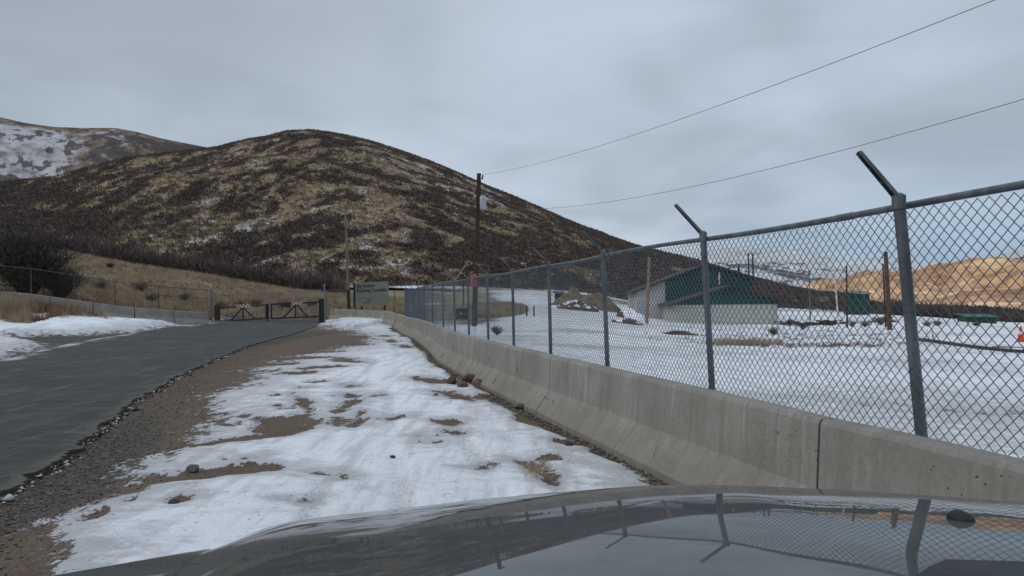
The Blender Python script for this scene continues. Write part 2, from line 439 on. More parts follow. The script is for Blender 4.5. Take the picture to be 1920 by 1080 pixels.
    # close the hole below the camera
    c0 = len(V); V = np.vstack([V, [[0, 0, 0]]])
    s = np.append(s, 3); g = np.append(g, 0); grav = np.append(grav, 0); rut = np.append(rut, 0)
    m = M('ground_snow_gravel', 0.85, 0.25)
    a_s, a_g, a_v = m.attr('snow'), m.attr('grass'), m.attr('gravel')
    P = m.pos()
    # dirt and gravel
    st = m.vor(P, 55, 'Color'); stc = m.node('ShaderNodeSeparateColor'); m.l.new(st, stc.inputs[0])
    pebble = m.mix(stc.outputs[0], (0.055, 0.040, 0.030), (0.18, 0.14, 0.108))
    big = m.noise(P, 1.3, 5)
    dirt = m.mix(m.ramp(big, .3, .7), (0.068, 0.046, 0.031), (0.125, 0.086, 0.058))
    fine = m.noise(P, 38, 5, .7)
    dirt = m.mix(m.ramp(fine, .35, .7), dirt, (0.15, 0.105, 0.075))
    dirt = m.mix(0.45, dirt, pebble)
    gn = m.noise(P, 9, 5, .7)
    gg = m.mix(m.ramp(gn, .35, .65), (0.032, 0.026, 0.021), (0.095, 0.078, 0.063))
    gg = m.mix(0.5, gg, m.mix(stc.outputs[1], (0.022, 0.02, 0.018), (0.15, 0.135, 0.118)))
    dirt = m.mix(m.ramp(m.math('ADD', a_v, m.math('MULTIPLY', m.math('SUBTRACT', gn, .5), 1.2)), .35, .7), dirt, gg)
    # dry grass ground
    gnz = m.noise(m.pos((1, 1, 1)), 0.35, 6, .65); gf = m.noise(P, 6, 4, .7)
    grass = m.mix(m.ramp(gnz, .35, .65), (0.24, 0.19, 0.115), (0.33, 0.265, 0.17))
    grass = m.mix(m.math('MULTIPLY', m.ramp(m.noise(P, .16, 5, .6), .45, .62), .6), grass, (0.14, 0.12, 0.095))
    grass = m.mix(m.ramp(gf, .45, .7), grass, (0.10, 0.08, 0.06))
    base = m.mix(a_g, dirt, grass)
    # snow, dirty where thin
    sn = m.noise(m.pos((1, .55, 1), R(-9)), 5.5, 7, .68)
    sn2 = m.noise(m.pos((1.0, .8, 1)), 24, 6, .75)
    k = m.math('ADD', a_s, m.math('MULTIPLY', m.math('SUBTRACT', sn, .5), 9.0))
    k = m.math('ADD', k, m.math('MULTIPLY', m.math('SUBTRACT', sn2, .5), 5.0))
    snow_f = m.ramp(k, -.18, .18)
    dirty = m.ramp(m.math('ADD', m.math('ADD', a_s, m.math('MULTIPLY', m.math('SUBTRACT', m.noise(m.pos((1.0, 1.7, 1), R(10)), 2.4, 6, .7), .5), 13.0)), m.math('MULTIPLY', m.math('SUBTRACT', sn2, .5), 6.0)), .6, 5.2, 1.0, 0.0)
    snow = m.mix(m.math('MULTIPLY', dirty, .72), (0.80, 0.82, 0.86), (0.36, 0.35, 0.36))
    # faint wheel dirt running with the lane, and specks
    tr = m.noise(m.pos((2.6, .28, 1), R(-9)), 2.2, 5, .6)
    snow = m.mix(m.math('MULTIPLY', m.ramp(tr, .46, .66), .55), snow, (0.46, 0.44, 0.44))
    tr2 = m.noise(m.pos((1.2, 2.2, 1), R(12)), 1.6, 6, .7)
    snow = m.mix(m.math('MULTIPLY', m.ramp(tr2, .50, .68), .36), snow, (0.42, 0.40, 0.39))
    tr3 = m.noise(m.pos((.8, 2.4, 1), R(6)), 6.0, 6, .7)
    snow = m.mix(m.math('MULTIPLY', m.math('MULTIPLY', m.ramp(tr3, .58, .68), m.ramp(tr2, .40, .62)), .75), snow, (0.24, 0.22, 0.21))
    tread = m.vor(m.pos((1, .7, 1)), 26, 'Distance'); rt = m.attr('rut')
    snow = m.mix(m.math('MULTIPLY', m.math('MULTIPLY', rt, m.ramp(tread, .25, .45, 1.0, .35)), .8), snow, (0.36, 0.35, 0.345))
    sp = m.vor(P, 11, 'Distance'); spn = m.noise(P, 1.1, 3)
    speck = m.math('MULTIPLY', m.ramp(sp, .10, .16, 1.0, 0.0), m.ramp(spn, .50, .62))
    snow = m.mix(speck, snow, (0.12, 0.10, 0.09))
    m.color(m.mix(snow_f, base, snow))
    m.rough(m.ramp(snow_f, 0, 1, .92, .55))
    hb = m.math('ADD', m.math('MULTIPLY', fine, .5), m.math('MULTIPLY', m.math('SUBTRACT', 1.0, m.vor(P, 55)), .6))
    hs = m.math('ADD', m.math('MULTIPLY', sn, 2.2), m.math('MULTIPLY', sn2, 1.5))
    hh = m.mix(snow_f, hb, hs)
    m.bump(hh, 0.75, 0.03)
    me = mesh_np('ground', V, F, m.m, smooth=True, attrs=dict(snow=s, grass=g, gravel=grav, rut=rut))
    link('ground', me, kind='structure')
build_ground()

# ---------------------------------------------------------------- road
def resample(P, n):
    P = np.array(P, float); d = np.r_[0, np.cumsum(np.hypot(*np.diff(P, axis=0).T))]
    t = np.linspace(0, d[-1], n); return np.stack([np.interp(t, d, P[:, 0]), np.interp(t, d, P[:, 1])], 1)
def build_road():
    # stations share the same y so that the strip does not shear
    n = 900; ys = np.concatenate([np.linspace(-12, 3, 30, endpoint=False), 3 * np.exp(np.linspace(0, math.log(75 / 3), n - 30))])
    R_ = np.array(RRw); L_ = np.array(RLw)
    xr = np.interp(ys, R_[:, 1], R_[:, 0]); xl = np.interp(ys, L_[:, 1], L_[:, 0])
    k = np.hanning(23); k /= k.sum()
    sm = lambda v: np.convolve(np.pad(v, 11, mode='edge'), k, 'valid')
    xr = sm(xr) + (fbm(ys * 3.2, ys * 0, 3, 71) - .5) * .22 + (fbm(ys * 14, ys * 0, 2, 72) - .5) * .10 * sstep(-ys, -26, -10)
    xl = sm(xl)
    nc = 60; V = []; E = []
    u = np.linspace(0, 1, nc) ** 2.4
    X = xr[:, None] + (xl - xr)[:, None] * u[None, :]; Yg = np.repeat(ys[:, None], nc, 1)
    Z = gz(X.ravel(), Yg.ravel()).reshape(X.shape) + 0.042
    Z += 0.10 * np.sin(np.clip(u, 0, 1) * math.pi)[None, :] * sstep(xr - xl, 3, 9)[:, None] * 0.6
    top = np.stack([X, Yg, Z], 2)
    skirt = top[:, :1].copy(); skirt[:, :, 2] -= 0.12; skirt[:, :, 0] += 0.03
    skl = top[:, -1:].copy(); skl[:, :, 2] -= 0.12
    G = np.concatenate([skirt, top, skl], 1); nn = nc + 2
    edge = np.concatenate([np.ones((len(ys), 2)), np.exp(-np.abs(X[:, 1:] - xr[:, None]) / .045), np.zeros((len(ys), 1))], 1)
    nearr = np.concatenate([np.ones((len(ys), 2)), np.exp(-np.abs(X[:, 1:] - xr[:, None]) / .45), np.zeros((len(ys), 1))], 1)
    lft = np.concatenate([np.zeros((len(ys), 1)), np.clip(1 - (X - xl[:, None]) / 2.2, 0, 1), np.ones((len(ys), 1))], 1)
    i, j = np.meshgrid(np.arange(len(ys) - 1), np.arange(nn - 1), indexing='ij'); b = (i * nn + j).ravel()
    F = np.stack([b, b + nn, b + nn + 1, b + 1], 1)[:, ::-1]
    F = F[:, ::-1]
    m = M('asphalt', 0.85, 0.12)
    P = m.pos(); n0 = m.noise(P, 60, 5, .7); n1 = m.noise(P, .5, 5)
    c = m.mix(m.ramp(n0, .35, .7), (0.037, 0.037, 0.035), (0.066, 0.066, 0.063))
    c = m.mix(m.math('MULTIPLY', m.ramp(n1, .35, .7), .5), c, (0.080, 0.080, 0.076))
    # pale salt streaks drawn out along the lane
    s1 = m.noise(m.pos((3.6, .30, 1), R(-24)), 1.7, 8, .75, .5); s2 = m.noise(m.pos((.5, 3.4, 1), R(-12)), 1.5, 7, .75, .8)
    c = m.mix(m.math('MULTIPLY', m.ramp(s1, .50, .68), .65), c, (0.15, 0.148, 0.135))
    c = m.mix(m.math('MULTIPLY', m.ramp(s2, .54, .68), .60), c, (0.16, 0.153, 0.138))
    e = m.math('ADD', m.attr('edge'), m.math('MULTIPLY', m.math('SUBTRACT', n0, .5), .5))
    nr_ = m.math('ADD', m.attr('near'), m.math('MULTIPLY', m.math('SUBTRACT', m.noise(m.pos((1.2, .5, 1)), 2.2, 7, .75), .5), 1.6))
    c = m.mix(m.math('MULTIPLY', m.ramp(nr_, .62, 1.0), .7), c, (0.115, 0.10, 0.082))
    crk = m.math('ADD', m.vor(m.pos((1, .7, 1)), .45, 'Distance', 1.0, 'DISTANCE_TO_EDGE'), m.math('MULTIPLY', m.math('SUBTRACT', m.noise(P, 3, 5), .5), .12))
    c = m.mix(m.math('MULTIPLY', m.ramp(m.math('ABSOLUTE', crk), .004, .012, 1.0, 0.0), m.math('MULTIPLY', m.ramp(n1, .45, .6), .6)), c, (0.02, 0.02, 0.02))
    c = m.mix(m.math('MULTIPLY', m.ramp(e, .55, .8), .85), c, (0.022, 0.021, 0.02))
    lf = m.math('ADD', m.attr('left'), m.math('MULTIPLY', m.math('SUBTRACT', m.noise(m.pos((1.6, .6, 1), R(40)), .9, 6, .7), .5), 2.4))
    c = m.mix(m.ramp(lf, .75, 1.15), c, (0.36, 0.36, 0.37))
    m.color(c); m.bump(n0, .5, .012)
    link('road', mesh_np('road', G.reshape(-1, 3), F, m.m, smooth=True, attrs=dict(edge=edge, left=lft, near=nearr)), kind='structure')
build_road()

# ---------------------------------------------------------------- hills
def hill_fn(sil, Rr, Rb, zb, convex=.35):
    """sil: [(px,py)], Rr/Rb/zb: [(px,val)] -> function z(az, r)"""
    ax = np.array([azel(*p)[0] for p in sil]); te = np.array([azel(*p)[1] for p in sil])
    fa = lambda T: (np.array([azel(p, 560)[0] for p, _ in T]), np.array([v for _, v in T]))
    rr, rb, zz_ = fa(Rr), fa(Rb), fa(zb)
    AF = np.linspace(ax[0], ax[-1], 1200)
    k = np.hanning(21); k /= k.sum(); sm = lambda v: np.convolve(np.pad(v, 10, mode='edge'), k, 'valid')
    k2 = np.hanning(121); k2 /= k2.sum(); sm2 = lambda v: np.convolve(np.pad(v, 60, mode='edge'), k2, 'valid')
    TE = sm(np.interp(AF, ax, te)); RRf = sm2(np.interp(AF, *rr)); RBf = sm2(np.interp(AF, *rb)); ZBf = sm2(np.interp(AF, *zz_))
    def f(a, r):
        te_, R1, R0, z0 = np.interp(a, AF, TE), np.interp(a, AF, RRf), np.interp(a, AF, RBf), np.interp(a, AF, ZBf)
        zr = CAM_H + te_ * R1
        t = (r - R0) / (R1 - R0); tc_ = np.clip(t, 0, 1)
        gtt = (1 - convex) * tc_ + convex * np.sin(tc_ * math.pi / 2)
        z = z0 + (zr - z0) * gtt
        sl = (1 - convex) * (zr - z0) / (R1 - R0)
        o = np.clip(r - R1, 0, None)
        z = z + sl * o * np.exp(-o / 25) - 0.0011 * np.minimum(o, 200) ** 2 * (400 / R1) - 0.30 * np.clip(o - 200, 0, None)
        return z, t
    return f
def hill_mesh(name, f, a0, a1, na, r0, r1, nr, noise, mat, attrs_fn, power=1.0):
    A = np.linspace(a0, a1, na); u = np.linspace(0, 1, nr) ** power; rs = r0 * (r1 / r0) ** u
    AA, RR = np.meshgrid(A, rs, indexing='ij'); a, r = AA.ravel(), RR.ravel()
    z, t = f(a, r); x, y = r * np.sin(a), r * np.cos(a)
    z = z + noise(x, y, t)
    b = (np.arange(na - 1)[:, None] * nr + np.arange(nr - 1)[None, :]).ravel()
    F = np.stack([b, b + nr, b + nr + 1, b + 1], 1)
    me = mesh_np(name, np.stack([x, y, z], 1), F, mat, smooth=True, attrs=attrs_fn(a, r, x, y, t))
    return link(name, me, kind='structure')

MAIN_SIL = [(-700, 400), (-300, 375), (-100, 358), (0, 348), (60, 343), (110, 338), (150, 327), (200, 312), (250, 299), (330, 287), (405, 278), (430, 271), (470, 262), (500, 258), (540, 251), (585, 248), (620, 251), (650, 257),
    (700, 268), (760, 287), (800, 301), (850, 322), (900, 346), (950, 367), (1000, 388), (1050, 409), (1100, 428), (1150, 448), (1200, 464), (1260, 478), (1320, 494), (1380, 512), (1440, 529), (1515, 546), (1585, 552),
    (1635, 568), (1690, 580), (1780, 592), (1920, 600), (2300, 610)]
f_main = hill_fn(MAIN_SIL, [(-700, 380), (0, 420), (300, 500), (590, 560), (900, 500), (1200, 420), (1450, 340), (1700, 260), (2300, 220)],
                 [(-700, 125), (400, 128), (900, 140), (1300, 135), (2300, 130)], [(-700, 6), (0, 6), (400, 4), (750, 3.6), (1000, 2.4), (1200, .4), (1400, -1.2), (1700, -4), (2300, -6)])
def main_noise(x, y, t):
    e = np.clip(t, 0, 1)
    return (fbm(x / 60, y / 60, 4, 81) - .5) * 9 * np.sin(e * math.pi) + (fbm(x / 9, y / 9, 3, 85) - .5) * 1.2 * np.clip(t * 4, 0, 1)
# brush thickets follow the contour: long patches across the slope
def contour_uv(a, t):
    px = 960 + np.tan(a) * FPX
    v0 = 14 * np.clip(t, 0, 2) ** .45; u0 = a * 60
    AX = np.linspace(-1.2, 1.2, 400); sl = .30 * (1 - sstep(960 + np.tan(AX) * FPX, 480, 820)) - .10 * sstep(960 + np.tan(AX) * FPX, 900, 1200)
    drop = np.cumsum(sl) * (AX[1] - AX[0]) * 60
    return u0, v0 - np.interp(a, AX, drop)
def brush_field(a, r, t):
    px = 960 + np.tan(a) * FPX * 1.0
    # contour direction dips to the lower left on the left flank of the hill
    u, v = contour_uv(a, t)
    n = fbm(u * .42, v * 2.5, 4, 101, .62)
    n2 = fbm(u * 1.4, v * 7.5, 4, 109, .7)
    hi = sstep(t, .12, .5)
    b = (n - .5) * (1.25 - .35 * hi) + (n2 - .5) * (.85 + .35 * hi) + .470
    # darker along the crest, on the left valley and the foot; open grass in the lower middle
    bias = 0.13 * sstep(t, .80, 1.0) + 0.10 * sstep(-px, -330, -120) + .10 * sstep(px, 1050, 1250) + 0.05 * sstep(px, 900, 1000) * sstep(t, .45, .75) * 1.6
    bias = bias - 0.055 * np.exp(-((px - 700) / 170) ** 2 - ((t - .15) / .25) ** 2) - .05 * np.exp(-((px - 250) / 160) ** 2 - ((t - .35) / .3) ** 2)
    # dark wedge towards the saddle
    bias = bias + 0.13 * np.exp(-((px - 300) / 120) ** 2) * sstep(t, .62, .9)
    return b + bias
def snowy_field(a, r, t):
    px = 960 + np.tan(a) * FPX
    u, v = contour_uv(a, t)
    n = .5 + (fbm(u * .6, v * 2.2, 5, 121, .7) - .5) * .8
    s = n - .02 + .10 * np.exp(-((px - 640) / 260) ** 2 - ((t - .07) / .07) ** 2) + .09 * np.exp(-((px - 760) / 200) ** 2 - ((t - .62) / .16) ** 2) + .10 * np.exp(-((px - 900) / 110) ** 2 - ((t - .35) / .45) ** 2) \
        + .10 * np.exp(-((px - 400) / 160) ** 2 - ((t - .05) / .12) ** 2) + .05 * sstep(px, 840, 1000) * (t < .6)
    return s
def main_attrs(a, r, x, y, t):
    return dict(brush=brush_field(a, r, t), snowy=snowy_field(a, r, t), tt=t)
def hill_material(name, grass_a, grass_b, brown, snow_lo=.60, snow_hi=.74, brush_col=(0.065, 0.053, 0.051), scale=1.0, brush_lo=.50):
    m = M(name, .95, .1)
    P = m.pos()
    ab, asn = m.attr('brush'), m.attr('snowy')
    n1 = m.noise(P, .05 * scale, 5, .6); n2 = m.noise(P, .33 * scale, 6, .75); n3 = m.noise(P, 1.1 * scale, 4, .75)
    g = m.mix(m.ramp(n1, .38, .62), grass_a, grass_b)
    g = m.mix(m.ramp(n2, .42, .62), g, brown)
    g = m.mix(m.math('MULTIPLY', m.ramp(n3, .52, .64), .7), g, (0.07, 0.052, 0.04))
    s = m.math('ADD', asn, m.math('MULTIPLY', m.math('SUBTRACT', m.noise(m.pos((1, 1, 1.6)), .55 * scale ** .5 * (1.0 if name == 'hillside_grass' else 2.6), 6, .9), .5), .95 if name == 'hillside_grass' else 1.5))
    g = m.mix(m.math('MULTIPLY', m.ramp(s, snow_lo, snow_hi), .8), g, (0.50, 0.50, 0.53))
    b = m.math('ADD', ab, m.math('MULTIPLY', m.math('SUBTRACT', n2, .5), .28))
    g = m.mix(m.math('MULTIPLY', m.ramp(b, brush_lo, brush_lo + .05), .85), g, brush_col)
    m.color(g); m.bump(n2, .6, 1.0)
    return m.m
mat_hill = hill_material('hillside_grass', (0.25, 0.195, 0.11), (0.30, 0.23, 0.15), (0.15, 0.11, 0.08), .625, .74, brush_lo=.525)
a0, a1 = azel(-600, 560)[0], azel(2250, 560)[0]
hill_mesh('hill', f_main, a0, a1, 1100, 118, 900, 330, main_noise, mat_hill, main_attrs)

BACK_SIL = [(-900, 260), (-400, 215), (-150, 200), (0, 220), (50, 231), (100, 238), (150, 240), (215, 240), (255, 247), (300, 259), (345, 268), (405, 280), (480, 305), (600, 340), (800, 420)]
f_back = hill_fn(BACK_SIL, [(-900, 1150), (800, 1100)], [(-900, 520), (800, 600)], [(-900, 10), (800, 10)], .2)
def back_attrs(a, r, x, y, t):
    px = 960 + np.tan(a) * FPX
    n = fbm(a * 90, t * 22, 5, 141, .65)
    lim = 150 + 60 * (fbm(a * 30, t * 10, 3, 143) - .5)
    n = .5 + (n - .5) * .6
    sn = n * .9 - .16 * sstep(-t, -.46, -.38) + .17 * sstep(-px, -lim - 15, -lim + 40) * (1 - sstep(t, .86, .97)) + .06 * np.exp(-((px - 200) / 60) ** 2) * sstep(t, .5, .7) * (t < .93) - .16 * sstep(px, 250, 330)
    br = .5 + (fbm(a * 110, t * 26, 5, 147, .7) - .5) * .9 + .30 * sstep(-t, -.48, -.36) + .13 * sstep(px, 140, 230) * (1 - sstep(t, .90, .99)) + .12 * sstep(px, 300, 370) - .14 * np.exp(-((px - 220) / 90) ** 2) * sstep(t, .88, .96) + .05 * (px > 300) - .05 * sstep(-px, -150, -100)
    return dict(brush=br, snowy=sn, tt=t)
mat_back = hill_material('distant_hillside', (0.14, 0.10, 0.07), (0.22, 0.155, 0.10), (0.075, 0.055, 0.045), .54, .62, brush_col=(0.052, 0.042, 0.042), scale=1.0, brush_lo=.50)
hill_mesh('back_hill', f_back, azel(-800, 560)[0], azel(760, 560)[0], 500, 520, 1700, 160,
          lambda x, y, t: (fbm(x / 120, y / 120, 4, 151) - .5) * 16 * np.sin(np.clip(t, 0, 1) * math.pi), mat_back, back_attrs)

# tan hills and the snowy range on the right
TAN_SIL = [(1000, 575), (1200, 570), (1380, 556), (1450, 546), (1530, 531), (1600, 519), (1660, 511), (1720, 507), (1770, 499), (1810, 490), (1860, 486), (1920, 486), (2000, 478), (2200, 470), (2700, 500)]
f_tan = hill_fn(TAN_SIL, [(1000, 2400), (2700, 2400)], [(1000, 500), (2700, 420)], [(1000, -22), (2700, -24)], .45)
def tan_attrs(a, r, x, y, t):
    return dict(brush=fbm(a * 120, t * 9, 5, 161, .6) - .03, snowy=fbm(a * 70, t * 12, 5, 163, .6) - .05 + .12 * sstep(t, .9, 1.0) * sstep(-a, -.42, -.30), tt=t)
m = M('tan_hillside', .95, .1); P = m.pos()
n1 = m.noise(P, .0045, 6, .6); n2 = m.noise(P, .03, 6, .75); n3 = m.noise(m.pos((1, .4, 1)), .012, 5, .65, .6)
c = m.mix(m.ramp(n1, .35, .6), (0.36, 0.20, 0.115), (0.62, 0.38, 0.21))
c = m.mix(m.math('MULTIPLY', m.ramp(n2, .44, .60), .75), c, (0.20, 0.115, 0.075))  # darker tone painted in as shadow beside the sunlit patches
c = m.mix(m.math('MULTIPLY', m.ramp(n3, .50, .60), .7), c, (0.82, 0.58, 0.33))  # sunlit patches painted into the hill colour as bright yellow tan
c = m.mix(m.math('MULTIPLY', m.ramp(m.math('ADD', m.attr('snowy'), m.math('MULTIPLY', n2, .35)), 1.2, 1.3), .7), c, (0.55, 0.52, 0.5))
m.color(c); m.bump(n2, .5, 8)
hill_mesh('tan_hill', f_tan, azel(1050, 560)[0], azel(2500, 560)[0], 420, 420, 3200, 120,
          lambda x, y, t: ((fbm(x / 260, y / 260, 5, 171) - .5) * 85 - np.abs(fbm(x / 110, y / 300, 4, 172) - .5) * 75) * np.sin(np.clip(t, 0, 1) * math.pi) ** .8, m.m, tan_attrs)

RANGE_SIL = [(1000, 535), (1200, 508), (1290, 492), (1320, 478), (1345, 468), (1375, 461), (1400, 462), (1425, 467), (1455, 462), (1480, 468), (1520, 473), (1560, 484), (1580, 484), (1620, 484), (1660, 483), (1700, 485),
    (1740, 491), (1780, 489), (1820, 484), (1850, 482), (1880, 473), (1905, 466), (1920, 462), (2000, 450), (2200, 440), (2700, 480)]
f_rng = hill_fn(RANGE_SIL, [(1000, 7500), (2700, 7000)], [(1000, 3600), (2700, 3600)], [(1000, -30), (2700, -30)], .1)
m = M('snowy_range', .9, .1); P = m.pos()
n1 = m.noise(m.pos((1, .45, 1)), .0032, 9, .78, .8); n2 = m.noise(P, .011, 6, .8); nrm_z = m.node('ShaderNodeSeparateXYZ'); m.l.new(m.node('ShaderNodeNewGeometry').outputs['Normal'], nrm_z.inputs[0])
k = m.math('ADD', m.math('MULTIPLY', n1, .65), m.math('MULTIPLY', n2, .35))
k = m.math('SUBTRACT', k, m.math('MULTIPLY', m.attr('tt'), .10))
m.color(m.mix(m.ramp(k, .475, .505), (0.90, 0.91, 0.94), (0.17, 0.16, 0.17))); m.bump(n1, 1.0, 160)
hill_mesh('snowy_range', f_rng, azel(1100, 560)[0], azel(2500, 560)[0], 420, 3500, 9000, 110,
          lambda x, y, t: ((fbm(x / 900, y / 900, 6, 181, .6) - .5) * 170 - np.abs(fbm(x / 420, y / 1100, 5, 182, .55) - .5) * 260) * np.clip(t, 0, 1) * (1 - .85 * sstep(t, .75, .98)), m.m,
          lambda a, r, x, y, t: dict(tt=t))

# ---------------------------------------------------------------- vegetation
mat_brush = simple('bare_brush_twigs', (0.125, 0.098, 0.090), (0.078, 0.062, 0.059), scale=.25, rough=.95, spec=.05, obj=False)
mat_bush = simple('dark_bush_twigs', (0.085, 0.072, 0.07), (0.05, 0.042, 0.043), scale=.6, rough=.95, spec=.05, obj=False)
mat_sage = simple('sage_leaves', (0.105, 0.095, 0.065), (0.06, 0.05, 0.035), scale=2, rough=.95, spec=.05, obj=False)
mat_straw = simple('dry_grass_blades', (0.40, 0.325, 0.215), (0.25, 0.19, 0.125), scale=.8, rough=.95, spec=.05, obj=False)
mat_scrub = simple('dry_scrub_stems', (0.21, 0.16, 0.105), (0.115, 0.085, 0.06), scale=.3, rough=.95, spec=.05, obj=False)
mat_weed = simple('brown_weed_stems', (0.19, 0.11, 0.07), (0.11, 0.065, 0.045), scale=1.2, rough=.95, spec=.05, obj=False)
mat_bark = simple('grey_bark', (0.055, 0.047, 0.043), (0.03, 0.026, 0.024), scale=5, rough=.95, spec=.05)
def tufts(C, W, H, n, seed, leaf=.3, thin=.35):
    """mesh data of many shrubs: C (k,3) feet, W/H (k,) size, n twig blades each; upright sprays filling a dome"""
    g = np.random.default_rng(seed); k = len(C)
    th = g.uniform(0, 2 * math.pi, (k, n)); rr = np.sqrt(g.uniform(0, 1, (k, n))) ; hh = g.uniform(.05, 1, (k, n))
    dome = np.sqrt(np.clip(1 - rr ** 2 * .75, .05, 1)) * g.uniform(.75, 1.05, (k, n))
    bx = C[:, 0, None] + np.cos(th) * rr * W[:, None] / 2; by = C[:, 1, None] + np.sin(th) * rr * W[:, None] / 2
    bz = C[:, 2, None] + (hh * dome - leaf * .5).clip(-.05) * H[:, None]
    le = leaf * H[:, None] * g.uniform(.6, 1.3, (k, n))
    dx = g.normal(0, .35, (k, n)) + np.cos(th) * rr * .5; dy = g.normal(0, .35, (k, n)) + np.sin(th) * rr * .5; dz = g.uniform(.6, 1.2, (k, n))
    L = np.sqrt(dx ** 2 + dy ** 2 + dz ** 2); dx, dy, dz = dx / L * le, dy / L * le, dz / L * le
    wa = g.uniform(0, math.pi, (k, n)); ww = thin * le
    wx, wy = np.cos(wa) * ww / 2, np.sin(wa) * ww / 2
    p0 = np.stack([bx - wx, by - wy, bz], -1); p1 = np.stack([bx + wx, by + wy, bz], -1); p2 = np.stack([bx + dx, by + dy, bz + dz], -1)
    V = np.stack([p0, p1, p2], 2).reshape(-1, 3); F = np.arange(len(V)).reshape(-1, 3)
    return V, F
# brush on the main hill: sampled where the thicket field is high
def hill_points(n, seed, tmax=1.03):
    g = np.random.default_rng(seed)
    a = g.uniform(azel(-60, 560)[0], azel(1980, 560)[0], n)
    r0 = 135; r = r0 * (620 / r0) ** g.uniform(0, 1, n) ** .9
    z, t = f_main(a, r); keep = (t < tmax) & (t > .0); a, r, z, t = a[keep], r[keep], z[keep], t[keep]
    x, y = r * np.sin(a), r * np.cos(a); z = z + main_noise(x, y, t)
    return a, r, x, y, z, t
a, r, x, y, z, t = hill_points(230000, 201)
bf = brush_field(a, r, t)
keep = (bf + (rng.uniform(0, 1, len(bf)) - .5) * .10 > .50)
# crest fringe
keep |= (t > .9) & (rng.uniform(0, 1, len(t)) < .5)
a, r, x, y, z, t = (q[keep] for q in (a, r, x, y, z, t))
print('hill shrubs', len(x))
Wd = rng.uniform(1.3, 2.9, len(x)) * (0.65 + r / 900); Hd = rng.uniform(.8, 1.7, len(x))
V, F = tufts(np.stack([x, y, z - .1], 1), Wd, Hd * .85, 8, 5, .42, .9)
link('oak_brush', mesh_np('oak_brush', V, F, mat_brush), kind='stuff', label='dark leafless brush thickets covering the big hillside', category='brush')
# small grass/sage speckle over the open slope
a, r, x, y, z, t = hill_points(60000, 211, 1.0)
Wd = rng.uniform(.7, 1.6, len(x)); Hd = rng.uniform(.5, 1.1, len(x))
V, F = tufts(np.stack([x, y, z - .05], 1), Wd, Hd, 7, 6, .6, .5)
link('hillside_scrub', mesh_np('hillside_scrub', V, F, mat_scrub), kind='stuff', label='small brown scrub dotted over the open grass of the hill', category='scrub')

# belt of bare oaks just behind the golden slope (reads as one dark mass)
pts = []
g = np.random.default_rng(31)
for q in range(2600):
    px = g.uniform(-120, 640); Y = g.uniform(93, 122)
    lim = np.interp(px, [-120, 450, 640], [1, .9, .25])
    if g.uniform() > lim: continue
    xx = col_at(px, Y); pts.append((xx, Y, gz1(xx, Y)))
for q in range(1500):                     # foot of the hill in the middle and brush line on the right
    px = g.uniform(1660, 1990); Y = g.uniform(112, 150)
    xx = col_at(px, Y); pts.append((xx, Y, gz1(xx, Y) + np.interp(px, [1660, 1990], [.6, 0])))
C = np.array(pts); W_ = g.uniform(2.0, 3.4, len(C)); H_ = np.where(C[:, 0] < 0, g.uniform(2.0, 3.3, len(C)), g.uniform(1.2, 2.6, len(C)))
V, F = tufts(C, W_, H_, 60, 32, .32, .16)
link('scrub_oak_belt', mesh_np('scrub_oak_belt', V, F, mat_brush), kind='stuff', label='belt of bare scrub oaks behind the golden grass slope', category='brush')

def blades(P, H, n, seed, spread=.15, w=.012, lean=.35):
    g = np.random.default_rng(seed); k = len(P)
    th = g.uniform(0, 6.283, (k, n)); rr = g.uniform(0, spread, (k, n)); h = H[:, None] * g.uniform(.5, 1.1, (k, n))
    bx = P[:, 0, None] + np.cos(th) * rr; by = P[:, 1, None] + np.sin(th) * rr; bz = np.repeat(P[:, 2, None], n, 1)
    lx, ly = g.normal(0, lean, (k, n)) * h, g.normal(0, lean, (k, n)) * h
    wa = g.uniform(0, 3.14, (k, n)); wx, wy = np.cos(wa) * w / 2, np.sin(wa) * w / 2
    V = np.stack([np.stack([bx - wx, by - wy, bz], -1), np.stack([bx + wx, by + wy, bz], -1), np.stack([bx + lx, by + ly, bz + h], -1)], 2).reshape(-1, 3)
    return V, np.arange(len(V)).reshape(-1, 3)
# dry grass: patch beside the road on the left, and the golden slope
g = np.random.default_rng(41); P1 = []; P2 = []; P3 = []
tried = 0
while len(P1) < 2300 and tried < 60000:
    tried += 1
    px, yy = g.uniform(-200, 215), g.uniform(37.3, 42.0)
    if yy < 38.4 + max(0, px - 60) * .022 + g.uniform(-1.0, 1.2): continue
    if px > 185 + g.uniform(-25, 28): continue
    if vnoise(np.array([px / 22.]), np.array([yy * .9]), 3)[0] < .30: continue
    xx = (px - 960) / FPX * yy
    (P2 if g.uniform() < (.25 + .5 * (60 < px < 185)) * (yy > 37) else P1).append((xx, yy, gz1(xx, yy)))
P1 = np.array(P1); P2 = np.array(P2)
V, F = blades(P1, g.uniform(.35, .95, len(P1)), 16, 42, .22, .022, .28)
link('dry_grass', mesh_np('dry_grass', V, F, mat_straw), kind='stuff', label='tall tan dry grass beside the road bend', category='grass')
V, F = blades(P2, g.uniform(.3, .8, len(P2)), 16, 43, .22, .022, .3)
link('brown_weeds', mesh_np('brown_weeds', V, F, mat_weed), kind='stuff', label='rusty brown dead weeds mixed into the roadside grass', category='weeds')
n = 26000; px = g.uniform(-150, 760, n); Y = g.uniform(45, 97, n)
xx = np.array([ (p - 960) / FPX for p in px]) * Y; zz_ = gz(xx, Y)
kk = Y > np.interp(px, [-150, 380, 400, 600, 620, 760], [45, 47.5, 55, 56, 61, 62]); xx, Y, zz_, px = xx[kk], Y[kk], zz_[kk], px[kk]; n = len(Y)
C = np.stack([xx, Y, zz_ - .02], 1)
